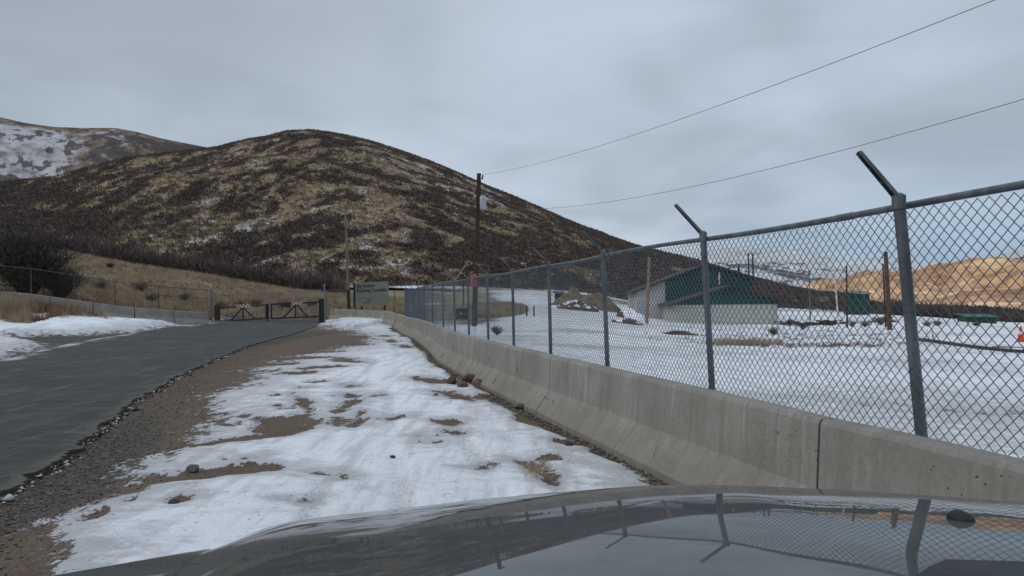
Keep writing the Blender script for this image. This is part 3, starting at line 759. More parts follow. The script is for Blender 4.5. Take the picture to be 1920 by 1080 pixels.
V, F = blades(C, g.uniform(.25, .6, n), 7, 44, .3, .05, .35)
link('slope_grass', mesh_np('slope_grass', V, F, mat_straw), kind='stuff', label='golden dry grass on the slope behind the gate', category='grass')

g = np.random.default_rng(47); n = 9000; px = g.uniform(-150, 760, n); Y = 43.5 + 50 * g.uniform(0, 1, n) ** 1.7
kk = (Y > np.interp(px, [-150, 380, 400, 600, 620, 760], [44, 48, 55, 56, 61, 62])) & (fbm(px / 60, Y / 4, 3, 49) + .35 * np.exp(-(Y - 44) / 12) > .52)
px, Y = px[kk], Y[kk]; xx = (px - 960) / FPX * Y
V, F = tufts(np.stack([xx, Y, gz(xx, Y) - .03], 1), g.uniform(.3, .9, len(Y)), g.uniform(.25, .7, len(Y)), 14, 48, .5, .12)
link('slope_weeds', mesh_np('slope_weeds', V, F, mat_weed), kind='stuff', label='brown weeds and sage scraps scattered through the grass behind the left fence', category='weeds')
n = 6000; aa = g.uniform(0, 6.283, n); ra = np.sqrt(g.uniform(0, 1, n)); xx = -1.9 + 3.3 * ra * np.cos(aa); Y = 73 + 12.5 * ra * np.sin(aa)
V, F = blades(np.stack([xx, Y, gz(xx, Y) + .3 * (1 - ra)], 1), g.uniform(.25, .6, n), 7, 50, .25, .04, .35)
link('knoll_grass', mesh_np('knoll_grass', V, F, mat_straw), kind='stuff', label='brown dry grass on the knoll behind the utility pole', category='grass')
# bare bush builder: branching stems plus twig sprays
def bush_mesh(w_, h_, n_st, n_tw, seed, twig=.5, thin=.05):
    g = random.Random(seed); mb = MB(); tips = []
    for i in range(n_st):
        an = g.uniform(0, 6.283); le = h_ * g.uniform(.6, 1.0); sp = g.uniform(.1, 1) ** .7 * w_ / 2
        p = Vector((math.cos(an) * .12 * w_ * g.random(), math.sin(an) * .12 * w_ * g.random(), -.05)); pts = [p.copy()]
        for s_ in range(1, 6):
            f_ = s_ / 5
            pts.append(Vector((math.cos(an) * sp * f_ ** 1.2 + g.uniform(-.04, .04) * w_, math.sin(an) * sp * f_ ** 1.2 + g.uniform(-.04, .04) * w_, le * f_ ** .9 * (1 - .25 * (sp / w_)))))
        r0 = .010 * h_ + .006
        mb.tube(pts, [r0 * (1 - .16 * k) for k in range(6)], 5, caps=False)
        tips += pts[2:]
        for b in range(4):
            s0 = g.choice(pts[1:5]); d = Vector((g.uniform(-1, 1), g.uniform(-1, 1), g.uniform(.3, 1.2))).normalized() * h_ * g.uniform(.18, .38)
            mb.tube([s0, s0 + d * .5 + Vector((0, 0, .03 * h_)), s0 + d], [r0 * .5, r0 * .35, r0 * .15], 4, caps=False); tips += [s0 + d * .5, s0 + d]
    tv = []; tf = []
    for i in range(n_tw):
        b = g.choice(tips); d = Vector((g.gauss(0, .7), g.gauss(0, .7), g.uniform(-.1, 1.1))).normalized() * twig * g.uniform(.4, 1.1)
        b = b + Vector((g.gauss(0, .08) * w_, g.gauss(0, .08) * w_, g.gauss(0, .05) * h_)); b.z = max(b.z, .02)
        wv = Vector((g.uniform(-1, 1), g.uniform(-1, 1), g.uniform(-.4, .4))).normalized() * thin * twig
        k = len(tv); tv += [b - wv, b + wv, b + d]; tf.append((k, k + 1, k + 2))
    return mb, tv, tf
def bush(name, label, cat, loc, w_, h_, n_st, n_tw, seed, mat_s, mat_t, group=None, twig=.5, thin=.05):
    t = thing(name, label, cat, loc, 0, group)
    mb, tv, tf = bush_mesh(w_, h_, n_st, n_tw, seed, twig, thin)
    mb.build('stems', mat_s, t); c = MB(); c.add(tv, tf); c.build('twigs', mat_t, t)
    return t
bush('bare_bush', 'big dark leafless bush behind the left fence at the photo edge', 'bush', on(50, 47), 6.0, 4.3, 90, 15000, 1, mat_bark, mat_bush, 'large bushes behind the left fence', .55, .04)
bush('bare_bush', 'dark leafless bush cut by the left photo edge', 'bush', on(-50, 48), 5.6, 4.3, 60, 9000, 2, mat_bark, mat_bush, 'large bushes behind the left fence', .55, .04)
bush('bare_bush', 'lower thin bush right of the big dark one, behind the fence rail', 'bush', on(112, 49), 3.4, 2.6, 40, 4000, 3, mat_bark, mat_bush, 'large bushes behind the left fence', .45, .04)
SLOPE_B = [(190, 62, 1.5, 1.1, 'round dark sagebrush just above the left fence rail'), (148, 66, 1.2, .8, 'small sagebrush highest on the golden slope near the dark bush'), (262, 66, 1.7, 1.0, 'low wide sagebrush in the middle of the golden slope'),
           (283, 60, 1.5, .8, 'sagebrush right above the third post of the left fence'), (206, 80, 1.1, .9, 'tiny bush high on the golden slope'), (345, 64, 1.3, .8, 'small bush on golden grass left of the gate'), (415, 60, 1.6, .9, 'grey bush seen above the left gate leaf'),
           (452, 63, 1.7, .9, 'bush behind the middle of the left gate'), (480, 66, 1.4, .8, 'brown bush behind the gate meeting post'), (530, 66, 1.9, .9, 'wide grey bush behind the right gate leaf'), (585, 70, 1.7, .8, 'brown bush near the tall right gate post')]
for i, (px, Y, w_, h_, lb) in enumerate(SLOPE_B):
    bush('sagebrush', lb, 'bush', on(px, Y), w_, h_, 14, 500, 60 + i, mat_bark, mat_sage if i % 3 else mat_brush, 'sagebrush on the golden slope', .32, .06)
FIELD_B = [(1505, 55, .9, .55, 'lone grey sagebrush right of the building on open snow'), (1596, 60, .8, .5, 'left of the sagebrush pair below the green shed'), (1621, 58, .9, .55, 'right of the sagebrush pair below the green shed'),
           (1651, 62, .8, .45, 'small sagebrush left of the brown timber pole foot'), (1451, 42, .8, .45, 'brown weed clump at the right end of the dry weed strip'), (932, 33, .7, .35, 'small grey weed on snow behind the fence near the utility pole'),
           (1740, 60, .9, .4, 'faint grey bush right of the nearest fence post'), (1757, 62, .9, .4, 'twiggy grey bush by the thin stakes'), (1830, 66, .7, .3, 'tiny dark bush on the far right snow below the green container')]
for i, (px, Y, w_, h_, lb) in enumerate(FIELD_B):
    bush('snowfield_bush', lb, 'bush', on(px, Y), w_, h_, 14, 420, 90 + i, mat_bark, mat_sage, 'bushes standing in the snow field', .26, .06)

# ---------------------------------------------------------------- concrete barriers
def concrete_mat():
    m = M('weathered_concrete', .9, .2); P = m.pos()
    n1 = m.noise(P, 1.6, 6, .6); n2 = m.noise(P, 26, 6, .7)
    c = m.mix(m.ramp(n1, .3, .7), (0.185, 0.172, 0.152), (0.255, 0.24, 0.215))
    c = m.mix(m.math('MULTIPLY', m.ramp(n2, .35, .7), .35), c, (0.31, 0.295, 0.27))
    sv = m.noise(m.pos((.4, 8, .35)), 1.6, 6, .65)                     # runs of water stain down the face
    gz_ = m.node('ShaderNodeSeparateXYZ'); m.l.new(m.node('ShaderNodeNewGeometry').outputs['Position'], gz_.inputs[0])
    c = m.mix(m.math('MULTIPLY', m.ramp(sv, .48, .70), .42), c, (0.15, 0.135, 0.115))
    ev = m.noise(m.pos((.4, 11, .3)), 1.9, 6, .7)
    c = m.mix(m.math('MULTIPLY', m.math('MULTIPLY', m.ramp(ev, .52, .68), m.ramp(n1, .4, .6)), .65), c, (0.40, 0.38, 0.345))
    lowz = m.ramp(m.math('ADD', gz_.outputs[2], m.math('MULTIPLY', n1, .25)), .28, .48, 1.0, 0.0)
    c = m.mix(m.math('MULTIPLY', lowz, .35), c, (0.16, 0.138, 0.112))  # road mud splashed on the toe
    pit = m.math('MULTIPLY', m.ramp(m.vor(P, 20), .09, .14, 1.0, 0.0), m.ramp(m.noise(P, 2.3, 3), .48, .56))
    c = m.mix(m.math('MULTIPLY', pit, .85), c, (0.03, 0.028, 0.025))
    crv = m.vor(m.pos((1, 1, .6)), .55, 'Distance', 1.0, 'DISTANCE_TO_EDGE')
    crn = m.math('ADD', crv, m.math('MULTIPLY', m.math('SUBTRACT', m.noise(P, 9, 5), .5), .05))
    crack = m.math('MULTIPLY', m.ramp(m.math('ABSOLUTE', crn), .001, .0045, 1.0, 0.0), m.ramp(m.noise(P, .8, 2), .60, .65))
    c = m.mix(m.math('MULTIPLY', crack, .8), c, (0.04, 0.035, 0.03))
    m.color(c)
    h = m.math('SUBTRACT', m.math('ADD', n2, m.math('MULTIPLY', n1, .6)), m.math('MULTIPLY', pit, 1.5))
    m.bump(h, .5, .008); return m.m
mat_conc = concrete_mat()
mat_dark = simple('dark_recess', (0.02, 0.019, 0.018), (0.012, 0.012, 0.012))
PROF = [(.30, -.12), (.30, .07), (.285, .09), (.125, .33), (.112, .36), (.085, .78), (.072, .805), (.06, .812)]
PROF = PROF + [(-a_, b_) for a_, b_ in PROF[::-1]]
def barrier(path, label, group, slots=True, seed=0):
    """path: centre line points (x,y), one cast unit"""
    P = resample(path, 13); g = random.Random(seed)
    c0 = P[0]; z0 = gz1(*P.mean(0)) - .0
    t = thing('concrete_barrier', label, 'barrier', (c0[0], c0[1], z0), 0, group)
    V = []; n = len(PROF)
    for i, p in enumerate(P):
        d = P[min(i + 1, len(P) - 1)] - P[max(i - 1, 0)]; d = d / np.hypot(*d); nr_ = np.array([-d[1], d[0]])
        end = i in (0, len(P) - 1)
        zz_ = gz1(*p) - z0 if len(path) > 2 else (gz1(*p) - z0)
        for (o, h) in PROF:
            s = 1.0 - (.012 / max(abs(o), .05) if end else 0)
            V.append((p[0] + nr_[0] * o * s - c0[0], p[1] + nr_[1] * o * s - c0[1], zz_ + h - (.008 if end and h > .3 else 0)))
    F = []
    for i in range(len(P) - 1):
        for k in range(n): F.append((i * n + k, i * n + (k + 1) % n, (i + 1) * n + (k + 1) % n, (i + 1) * n + k))
    F.append(tuple(range(n - 1, -1, -1))); F.append(tuple((len(P) - 1) * n + k for k in range(n)))
    mb = MB(); mb.add(V, F); cbo = mb.build('concrete_body', mat_conc, t, smooth=True); cbo.data.set_sharp_from_angle(angle=R(14))
    if slots:
        for fr in (.3, .55, .8):
            k = int(fr * 12); p = P[k]; d = P[k + 1] - P[k]; an = math.atan2(d[1], d[0]); d = d / np.hypot(*d); nl = np.array([-d[1], d[0]])
            for pair in (((.1065, .44), (.1005, .53)), ((.2450, .150), (.178, .250))):
                if g.random() < .45: continue
                sh_ = g.uniform(-.4, .4); c__ = P[k] + np.array([d[0], d[1]]) * sh_; vs = []
                for e_ in (.003, -.01):
                    for (o_, h_), sg_ in ((pair[0], -1), (pair[0], 1), (pair[1], 1), (pair[1], -1)):
                        q = c__ + nl * (o_ + e_) + np.array([d[0], d[1]]) * sg_ * .011; vs.append((q[0] - c0[0], q[1] - c0[1], gz1(*P[k]) - z0 + h_ + e_ * .5))
                s_ = MB(); s_.add(vs, [(0, 1, 2, 3), (7, 6, 5, 4), (0, 4, 5, 1), (1, 5, 6, 2), (2, 6, 7, 3), (3, 7, 4, 0)]); s_.build('lifting_slot', mat_dark, t)  # raised slab, coloured black for the shade inside a slot
    return t
# centre line lies 0.08 behind the front top edge
LL = resample(LINE, 2000); dd = np.gradient(LL, axis=0); dd /= np.hypot(dd[:, 0], dd[:, 1])[:, None]
NRM = np.stack([dd[:, 1], -dd[:, 0]], 1)            # to the right of the travel direction = field side
CEN = LL + NRM * .08
ARC = np.r_[0, np.cumsum(np.hypot(*np.diff(CEN, axis=0).T))]
iA = np.argmin(np.hypot(LL[:, 0] - 1.97, LL[:, 1] - 4.83)); iB = np.argmin(np.hypot(LL[:, 0] - .51, LL[:, 1] - 10.3))
sA, sB = ARC[iA], ARC[iB]
joints = [sA - 5.66, sA, sB] + [sB + 5.1 * k for k in (1, 2)] + [sB + 10.2 + 5.75 * k for k in (1, 2, 3, 4, 5)]
joints = [j for j in joints if j < ARC[-1] - 1] + [ARC[-1]]
LBL = ['smooth grey barrier nearest the car at the lower right corner', 'stained and cracked barrier with streaks, second from the car', 'barrier beside the red rocks, third from the car', 'fourth barrier from the car with dark lifting slots',
       'fifth barrier from the car along the snowy shoulder', 'sixth barrier from the car along the fence', 'seventh barrier from the car, small in the bend', 'eighth barrier from the car, where the row bends to the gate', 'last barrier of the row before the corner']
def cen_at(s): return np.array([np.interp(s, ARC, CEN[:, 0]), np.interp(s, ARC, CEN[:, 1])])
for i, (a_, b_) in enumerate(zip(joints[:-1], joints[1:])):
    path = [cen_at(s) for s in np.linspace(a_ + .012, b_ - .012, 9)]
    barrier(path, LBL[min(i, 8)], 'concrete barriers along the fence', 1 < i < 5, i)
barrier([(-6.95, 45.0), (-7.55, 47.5), (-8.6, 50.6)], 'short turning barrier between the row and the gate barrier', 'concrete barriers along the fence', False)
barrier([(col_at(737, 52), 52), (col_at(621, 57), 57)], 'concrete barrier below the sign, right of the gate', 'concrete barriers by the gate', False)
LB = [(-4, 42), (95, 42.5), (175, 43), (252, 44), (325, 45.5), (389, 47)]
LBN = ['left barrier half buried at the photo edge', 'left barrier under the big dark bush', 'left barrier behind the brown weeds', 'left barrier with a fence post rising at its middle', 'last left barrier with a sloped end by the gate']
for i in range(5):
    p, q = (np.array((col_at(LB[k][0], LB[k][1]), LB[k][1])) for k in (i, i + 1)); d = (q - p) / np.hypot(*(q - p)) * .02
    barrier([p + d, q - d], LBN[i], 'concrete barriers below the left fence', False)

# ---------------------------------------------------------------- chain link fence along the barriers
mat_galv = simple('galvanised_steel', (0.13, 0.145, 0.155), (0.075, 0.085, 0.095), scale=9, rough=.55, metal=.35, spec=.4, obj=False, stretch=(1, 1, .3))
mat_wire = simple('galvanised_wire', (0.10, 0.125, 0.145), (0.06, 0.08, 0.095), scale=3, rough=.6, metal=.3, spec=.4, obj=False)
mat_oldsteel = simple('old_fence_steel', (0.115, 0.11, 0.10), (0.06, 0.055, 0.05), scale=4, rough=.7, metal=.2, obj=False)
PITCHW = 0.0718
def chain_link(path, z0f, z1f, rad=.0019, sides=4, sag=0.0, seed=0):
    """path (n,2) plan polyline; wires weave in zigzags; z0f,z1f give bottom/top z per arclength"""
    P = np.array(path, float); D = np.r_[0, np.cumsum(np.hypot(*np.diff(P, axis=0).T))]
    hp = PITCHW / 2; nk = int(D[-1] / hp); zb, zt = z0f(np.linspace(0, D[-1], nk)), z1f(np.linspace(0, D[-1], nk))
    nj = int(np.max(zt - zb) / hp) + 1
    K, J = np.meshgrid(np.arange(nk), np.arange(nj), indexing='ij')
    S = (K + (J + K) % 2) * hp
    Z = zb[:, None] + J * ((zt - zb)[:, None] / (nj - 1))
    X = np.interp(S, D, P[:, 0]); Y = np.interp(S, D, P[:, 1])
    t = np.gradient(P, axis=0); t /= np.hypot(t[:, 0], t[:, 1])[:, None]
    tx, ty = np.interp(S, D, t[:, 0]), np.interp(S, D, t[:, 1])
    wv = (fbm(S * .9, Z * 1.1, 2, seed + 5) - .5) * .03                 # the fabric is never quite flat
    off = np.where((J + K) % 2, .0016, -.0016) + wv
    X = X - ty * off; Y = Y + tx * off
    A = np.stack([X[:, :-1], Y[:, :-1], Z[:, :-1]], -1).reshape(-1, 3); B = np.stack([X[:, 1:], Y[:, 1:], Z[:, 1:]], -1).reshape(-1, 3)
    d = B - A; L = np.linalg.norm(d, axis=1, keepdims=True); d /= L; A = A - d * rad * .5; B = B + d * rad * .5
    tt_ = np.stack([-ty[:, :-1].ravel(), tx[:, :-1].ravel(), np.zeros(A.shape[0])], 1)     # fence normal
    u = tt_ - (tt_ * d).sum(1, keepdims=True) * d; u /= np.linalg.norm(u, axis=1, keepdims=True); v = np.cross(d, u)
    ring = []
    for q in (A, B):
        for k in range(sides):
            an = 2 * math.pi * (k + .5) / sides; ring.append(q + (u * math.cos(an) + v * math.sin(an)) * rad)
    V = np.stack(ring, 1).reshape(-1, 3); b = np.arange(len(A)) * 2 * sides
    F = np.concatenate([np.stack([b + k, b + (k + 1) % sides, b + sides + (k + 1) % sides, b + sides + k], 1) for k in range(sides)])
    return V, F
# post positions (plan) and head height of each, measured in the photo
POSTS = [(3.75, -2.6), (3.33, -.3), (2.92, 2.0), (2.34, 4.36), (1.76, 6.69), (1.15, 9.18), (.60, 11.9), (.02, 14.5), (-.545, 16.7), (-1.11, 19.0), (-1.62, 21.0), (-2.16, 23.4), (-2.80, 26.3), (-3.45, 29.3), (-4.02, 32.1), (-4.68, 35.2), (-5.3, 38.0), (-5.82, 40.6)]
HEAD = 2.13
fence = thing('chain_link_fence', 'tall galvanised chain link fence rising behind the concrete barriers on the right', 'fence', (POSTS[0][0], POSTS[0][1], 0))
F0 = Vector(fence.location)
def rel(p): return Vector(p) - F0
FP = np.array(POSTS); FD = np.r_[0, np.cumsum(np.hypot(*np.diff(FP, axis=0).T))]
for i, (px_, py_) in enumerate(POSTS):
    d = FP[min(i + 1, len(FP) - 1)] - FP[max(i - 1, 0)]; d = d / np.hypot(*d); nl = np.array([-d[1], d[0]])   # towards the road
    near_p = i in (3,)
    rad = .033 if near_p else .028
    lean = {3: -.080, 4: -.042, 5: -.025}.get(i, -.01) * HEAD   # these posts lean along the fence to the left
    base = Vector((px_ - lean * .30 * nl[0] * -1, py_, -.1)); 
    base = Vector((px_, py_, -.15)); top = Vector((px_, py_, HEAD + .02))
    sh = Vector((-d[1], d[0], 0)) * (-lean) * 1.0
    top = top + sh * .5; base = base - sh * .75
    mb = MB(); mb.tube([rel(base), rel(top)], rad, 14)
    po = mb.build('post', mat_galv, fence, smooth=True)
    # loop cap carrying the arm
    cap = MB(); cap.tube([rel(top + Vector((0, 0, -.05))), rel(top + Vector((0, 0, .03)))], rad + .006, 14); cap.tube([rel(top + Vector((0, 0, .03))), rel(top + Vector((0, 0, .045)))], [rad + .006, rad * .5], 14)
    cap.build('post_cap', mat_galv, po, smooth=True)
    arm = MB(); out = Vector((nl[0], nl[1], 0)); a0_ = top + Vector((0, 0, .02)); a1_ = a0_ + out * .26 + Vector((0, 0, .26))
    side = Vector((d[0], d[1], 0)); nrm = (a1_ - a0_).normalized().cross(side)
    for o_, (w2, th2) in ((0, (.022, .004)),):                        # folded channel: web and two flanges
        for (so_, no_, ww2, tt2) in ((0, 0, .02, .0025), (-.02, .010, .0025, .011), (.02, .010, .0025, .011)):
            q = []
            for e, c_ in ((0, a0_), (1, a1_)):
                k_ = 1.0 if e == 0 else .72
                for (s1_, s2_) in ((-1, -1), (1, -1), (1, 1), (-1, 1)):
                    q.append(rel(c_ + side * (so_ + s1_ * ww2) * k_ + nrm * (no_ + s2_ * tt2)))
            arm.add(q, [(0, 3, 2, 1), (4, 5, 6, 7), (0, 1, 5, 4), (1, 2, 6, 5), (2, 3, 7, 6), (3, 0, 4, 7)])
    for f_ in (.38, .68, .95):                                       # wire notches
        c_ = a0_.lerp(a1_, f_) + nrm * .024; arm.box(rel(c_), (.006, .006, .012), 0)
    arm.build('barbed_wire_arm', mat_galv, po)
    # tie bands
    if 2 < i < 8:
        for zz_ in (1.95, 1.5, 1.05):
            c0_ = base.lerp(top, (zz_ - base.z) / (top.z - base.z)); c1_ = base.lerp(top, (zz_ + .008 - base.z) / (top.z - base.z))
            tb = MB(); tb.tube([rel(c0_), rel(c1_)], rad + .003, 12); tb.build('tie_band', mat_wire, po)
rail = MB(); rp = []
for s in np.linspace(0, FD[-1], 120):
    rp.append(rel((np.interp(s, FD, FP[:, 0]), np.interp(s, FD, FP[:, 1]), HEAD - .005 + .012 * math.sin(s * 1.3))))
rail.tube(rp, .0215, 10); rail.build('top_rail', mat_galv, fence, smooth=True)
for s in np.arange(1.2, FD[-1], 6.4):
    p = Vector((np.interp(s, FD, FP[:, 0]), np.interp(s, FD, FP[:, 1]), HEAD - .005 + .012 * math.sin(s * 1.3)))
    q = Vector((np.interp(s + .16, FD, FP[:, 0]), np.interp(s + .16, FD, FP[:, 1]), HEAD - .005 + .012 * math.sin((s + .16) * 1.3)))
    sl_ = MB(); sl_.tube([rel(p), rel(q)], .0245, 10); sl_.build('rail_sleeve', mat_galv, fence, smooth=True)
nrm_ = []
path = np.stack([np.interp(np.linspace(0, FD[-1], 400), FD, FP[:, 0]) - .03, np.interp(np.linspace(0, FD[-1], 400), FD, FP[:, 1])], 1)
V, F = chain_link(path, lambda s: np.full(s.shape, .06), lambda s: np.full(s.shape, HEAD - .03), .0024, 4)
V = V - np.array(F0)
link('wire_mesh', mesh_np('wire_mesh', V, F, mat_wire), fence)

# red notice on the fence
mat_red = simple('faded_red_sign', (0.30, 0.115, 0.125), (0.26, 0.10, 0.11), scale=6, rough=.6)
mat_white = simple('white_paint', (0.62, 0.62, 0.60), (0.5, 0.5, 0.48), scale=6, rough=.6)
q = pt(888, 526, 18.3)
rs_ = thing('notice_sign', 'small faded red notice wired onto the fence in front of the utility pole', 'sign', (q.x, q.y, q.z - .17), math.atan2(.2, 1) * -1)
b = MB(); b.box((0, 0, .17), (.165, .006, .32), bev=.0025); b.build('sign_board', mat_red, rs_)
b = MB()
for k, (w_, z_) in enumerate(((.13, .30), (.15, .262), (.12, .235), (.14, .208), (.13, .181), (.14, .154), (.10, .127), (.13, .10), (.11, .073))):
    b.box((0, -.0045, z_), (w_, .002, .011 if k == 0 else .006))
b.build('text_lines', simple('faded_pink_print', (0.45, 0.2, 0.2)), rs_)

# ---------------------------------------------------------------- generic pipe fence (left fence, boundary fence)
def pipe_fence(name, label, posts, hfun, group=None, arms=True, mid=None, link_to=None, wire=True, mat=mat_oldsteel, rr=.03):
    P = [Vector((p[0], p[1], gz1(p[0], p[1]))) for p in posts]
    t = thing(name, label, 'fence', P[0], 0, group); o = P[0]
    for i, p in enumerate(P):
        m_ = MB(); m_.tube([p - o - Vector((0, 0, .1)), p - o + Vector((0, 0, hfun))], rr, 8); po = m_.build('post', mat, t, smooth=True)
        if arms and i % 2 == 0:
            a_ = MB(); a_.tube([p - o + Vector((0, 0, hfun)), p - o + Vector((-.22, -.12, hfun + .26))], .012, 5); a_.build('barbed_wire_arm', mat, po)
    m_ = MB(); m_.tube([p - o + Vector((0, 0, hfun - .03)) for p in P], .021, 8); m_.build('top_rail', mat, t, smooth=True)
    if mid is not None:
        m_ = MB(); m_.tube([P[k] - o + Vector((0, 0, mid[1])) for k in mid[0]], .018, 6); m_.build('mid_rail', mat, t, smooth=True)
    if wire:
        D = np.r_[0, np.cumsum([ (P[k + 1] - P[k]).xy.length for k in range(len(P) - 1)])]; zs = np.array([p.z for p in P])
        V, F = chain_link([(p.x, p.y + .03) for p in P], lambda s: np.interp(s, D, zs) + .1, lambda s: np.interp(s, D, zs) + hfun - .04, .0019, 3)
        link('wire_mesh', mesh_np('wire_mesh', V - np.array(o), F, mat), t)
    return t
LP = [(-110, 43.2), (-30, 43.2), (52, 43.3), (133, 43.6), (211, 44.0), (293, 45.6), (394, 48.2)]
pipe_fence('pipe_rail_fence', 'dark weathered chain link fence on the left above its own barriers', [(col_at(a_, b_), b_ + .3) for a_, b_ in LP], 2.2, mid=((5, 6), 1.62))
BP = [(612, 57.6), (700, 60), (740, 60), (790, 62)]
pipe_fence('boundary_fence', 'low far fence line behind the sign, right of the gate', [(col_at(a_, b_), b_) for a_, b_ in BP], 2.25, arms=False)

# ---------------------------------------------------------------- gates
mat_rust = simple('brown_gate_paint', (0.055, 0.026, 0.02), (0.03, 0.016, 0.014), scale=7, rough=.7, obj=False)
mat_black = simple('black_steel', (0.014, 0.013, 0.013), (0.022, 0.02, 0.019), scale=7, rough=.7)
mat_stripe_r = simple('reflector_red', (0.33, 0.10, 0.08)); mat_stripe_w = simple('reflector_white', (0.55, 0.50, 0.45))
GY = 51.5
def GPt(px, py, Y=GY): return pt(px, py, Y)
def swing_gate(name, label, pxs, pyt, pyb, braces, stripe, hinge, meet, sign=None, mat=mat_rust):
    o = GPt(*hinge[0]); t = thing(name, label, 'gate', o)
    r_ = lambda p: p - o
    A, B, C_, D_ = GPt(pxs[0], pyt[0]), GPt(pxs[1], pyt[1]), GPt(pxs[0], pyb[0]), GPt(pxs[1], pyb[1])
    m_ = MB(); m_.tube([r_(A), r_(B)], .05, 8); m_.tube([r_(C_), r_(D_)], .05, 8); m_.tube([r_(A), r_(C_)], .05, 8); m_.tube([r_(B), r_(D_)], .05, 8); m_.build('gate_frame', mat, t, smooth=True)
    for p, q in braces:
        m_ = MB(); m_.tube([r_(GPt(*p)), r_(GPt(*q))], .05, 8); m_.build('brace', mat, t, smooth=True)
    # striped reflector board: slanted bars
    (x0, y0), (x1, y1), hh = stripe; m_ = MB(); n = 8
    for k in range(n):
        f0, f1 = k / n, (k + 1) / n
        p0 = r_(GPt(x0 + (x1 - x0) * f0, y0 + (y1 - y0) * f0)) + Vector((0, -.06, 0)); p1 = r_(GPt(x0 + (x1 - x0) * f1, y0 + (y1 - y0) * f1)) + Vector((0, -.06, 0))
        sk = stripe_dir * .14
        q = [p0 + Vector((sk, 0, -hh)), p1 + Vector((sk, 0, -hh)), p1 + Vector((-sk, 0, hh)), p0 + Vector((-sk, 0, hh))]
        m_.add([v for v in q] + [v + Vector((0, .02, 0)) for v in q], [(0, 1, 2, 3), (7, 6, 5, 4), (0, 4, 5, 1), (1, 5, 6, 2), (2, 6, 7, 3), (3, 7, 4, 0)], k % 2)
    m_.build('striped_reflector', [mat_stripe_r, mat_stripe_w], t)
    m_ = MB(); a_, b_ = GPt(*hinge[0]), GPt(*hinge[1]); m_.box(r_((a_ + b_) / 2 + Vector((0, 0, -.1))), (hinge[2], .26, abs(b_.z - a_.z) + .2), bev=.01); m_.build('gate_post', mat, t)
    if meet:
        m_ = MB(); a_, b_ = GPt(*meet[0]), GPt(*meet[1]); m_.box(r_((a_ + b_) / 2 + Vector((0, .05, 0))), (meet[2], .1, abs(b_.z - a_.z)), bev=.01)
        m_.tube([r_(b_), r_(b_ + Vector((0.02, 0, -.42)))], .045, 6); m_.build('latch_post', mat_black, t)
    if sign:
        m_ = MB(); a_, b_ = GPt(*sign[0]), GPt(*sign[1]); m_.box(r_((a_ + b_) / 2 + Vector((0, -.09, 0))), (b_.x - a_.x, .02, a_.z - b_.z), bev=.005); m_.build('sign_plate', mat_black, t)
    return t
stripe_dir = 1
swing_gate('swing_gate', 'brown pipe swing gate leaf on the left with striped reflector', (411, 499), (577, 571.5), (602, 597), [((455, 577), (433, 600.5)), ((456, 577), (479, 598.5)), ((455.5, 576), (456, 599))],
           ((441, 574.5), (468, 573), .11), ((407.5, 572), (407.5, 607), .33), ((501.5, 569.5), (501.5, 598), .14))
stripe_dir = -1
swing_gate('swing_gate', 'blackish pipe swing gate leaf on the right with reflector and small plate', (509, 601), (570.5, 566), (597, 593), [((555, 571), (531, 595.5)), ((555.5, 570), (576, 593)), ((554, 570), (553.5, 594.5))],
           ((544.5, 569.5), (567, 568), .10), ((603, 560), (603, 605.5), .32), None, ((534, 567), (546, 576)), mat_black)
def mesh_gate(label, x0, x1, yt0, yt1, yb0, yb1, xm, ym, Y):
    o = pt(x0, yb0, Y); o.z = gz1(o.x, o.y); t = thing('chain_link_gate', label, 'gate', o, 0, 'chain link gate leaves behind the swing gates'); r_ = lambda *p: pt(*p, Y) - o
    m_ = MB(); A, B, C_, D_ = r_(x0, yt0), r_(x1, yt1), r_(x0, yb0), r_(x1, yb1)
    for p, q in ((A, B), (C_, D_), (A, C_), (B, D_)): m_.tube([p, q], .024, 8)
    m_.build('gate_frame', mat_galv2, t, smooth=True)
    m_ = MB(); m_.tube([r_(xm, (yt0 + yt1) / 2), r_(xm, (yb0 + yb1) / 2)], .024, 8); m_.build('centre_stile', mat_galv2, t, smooth=True)
    m_ = MB(); m_.tube([r_(x0, ym[0]), r_(x1, ym[1])], .018, 6); m_.build('mid_rail', mat_galv2, t, smooth=True)
    L_ = (B - A).xy.length
    V, F = chain_link([(A.x, A.y + .03), (B.x, B.y + .03)], lambda s: C_.z + (D_.z - C_.z) * s / L_ + .02, lambda s: A.z + (B.z - A.z) * s / L_ - .02, .0019, 3)
    link('wire_mesh', mesh_np('wire_mesh', V, F, mat_galv2), t)
mat_galv2 = simple('dull_galvanised', (0.22, 0.23, 0.235), (0.15, 0.155, 0.16), scale=5, rough=.6, metal=.2, obj=False)
mesh_gate('grey chain link gate leaf behind the left swing gate', 397, 497, 554, 548.5, 605, 602, 446, (587, 584), 53.0)
mesh_gate('grey chain link gate leaf behind the right swing gate', 507, 603, 547.5, 544, 602, 598, 555, (581, 578), 53.0)
for (px, yt, yb, w_, lb) in ((394.5, 541, 607, .05, 'tall thin post where the left fence meets the gate'), (608, 534, 607, .05, 'tallest grey gate post right of the swing gates')):
    p, q = pt(px, yt, 52.4), pt(px + (1.5 if px > 500 else 0), yb, 52.4); q.z = gz1(q.x, q.y) - .1
    t = thing('gate_stanchion', lb, 'post', q); m_ = MB(); m_.tube([(0, 0, 0), p - q], w_, 10); m_.build('post', mat_galv2, t, smooth=True); m_ = MB(); m_.tube([p - q, p - q + Vector((0, 0, .06))], [w_ + .012, w_ * .5], 10); m_.build('post_cap', mat_galv2, t, smooth=True)

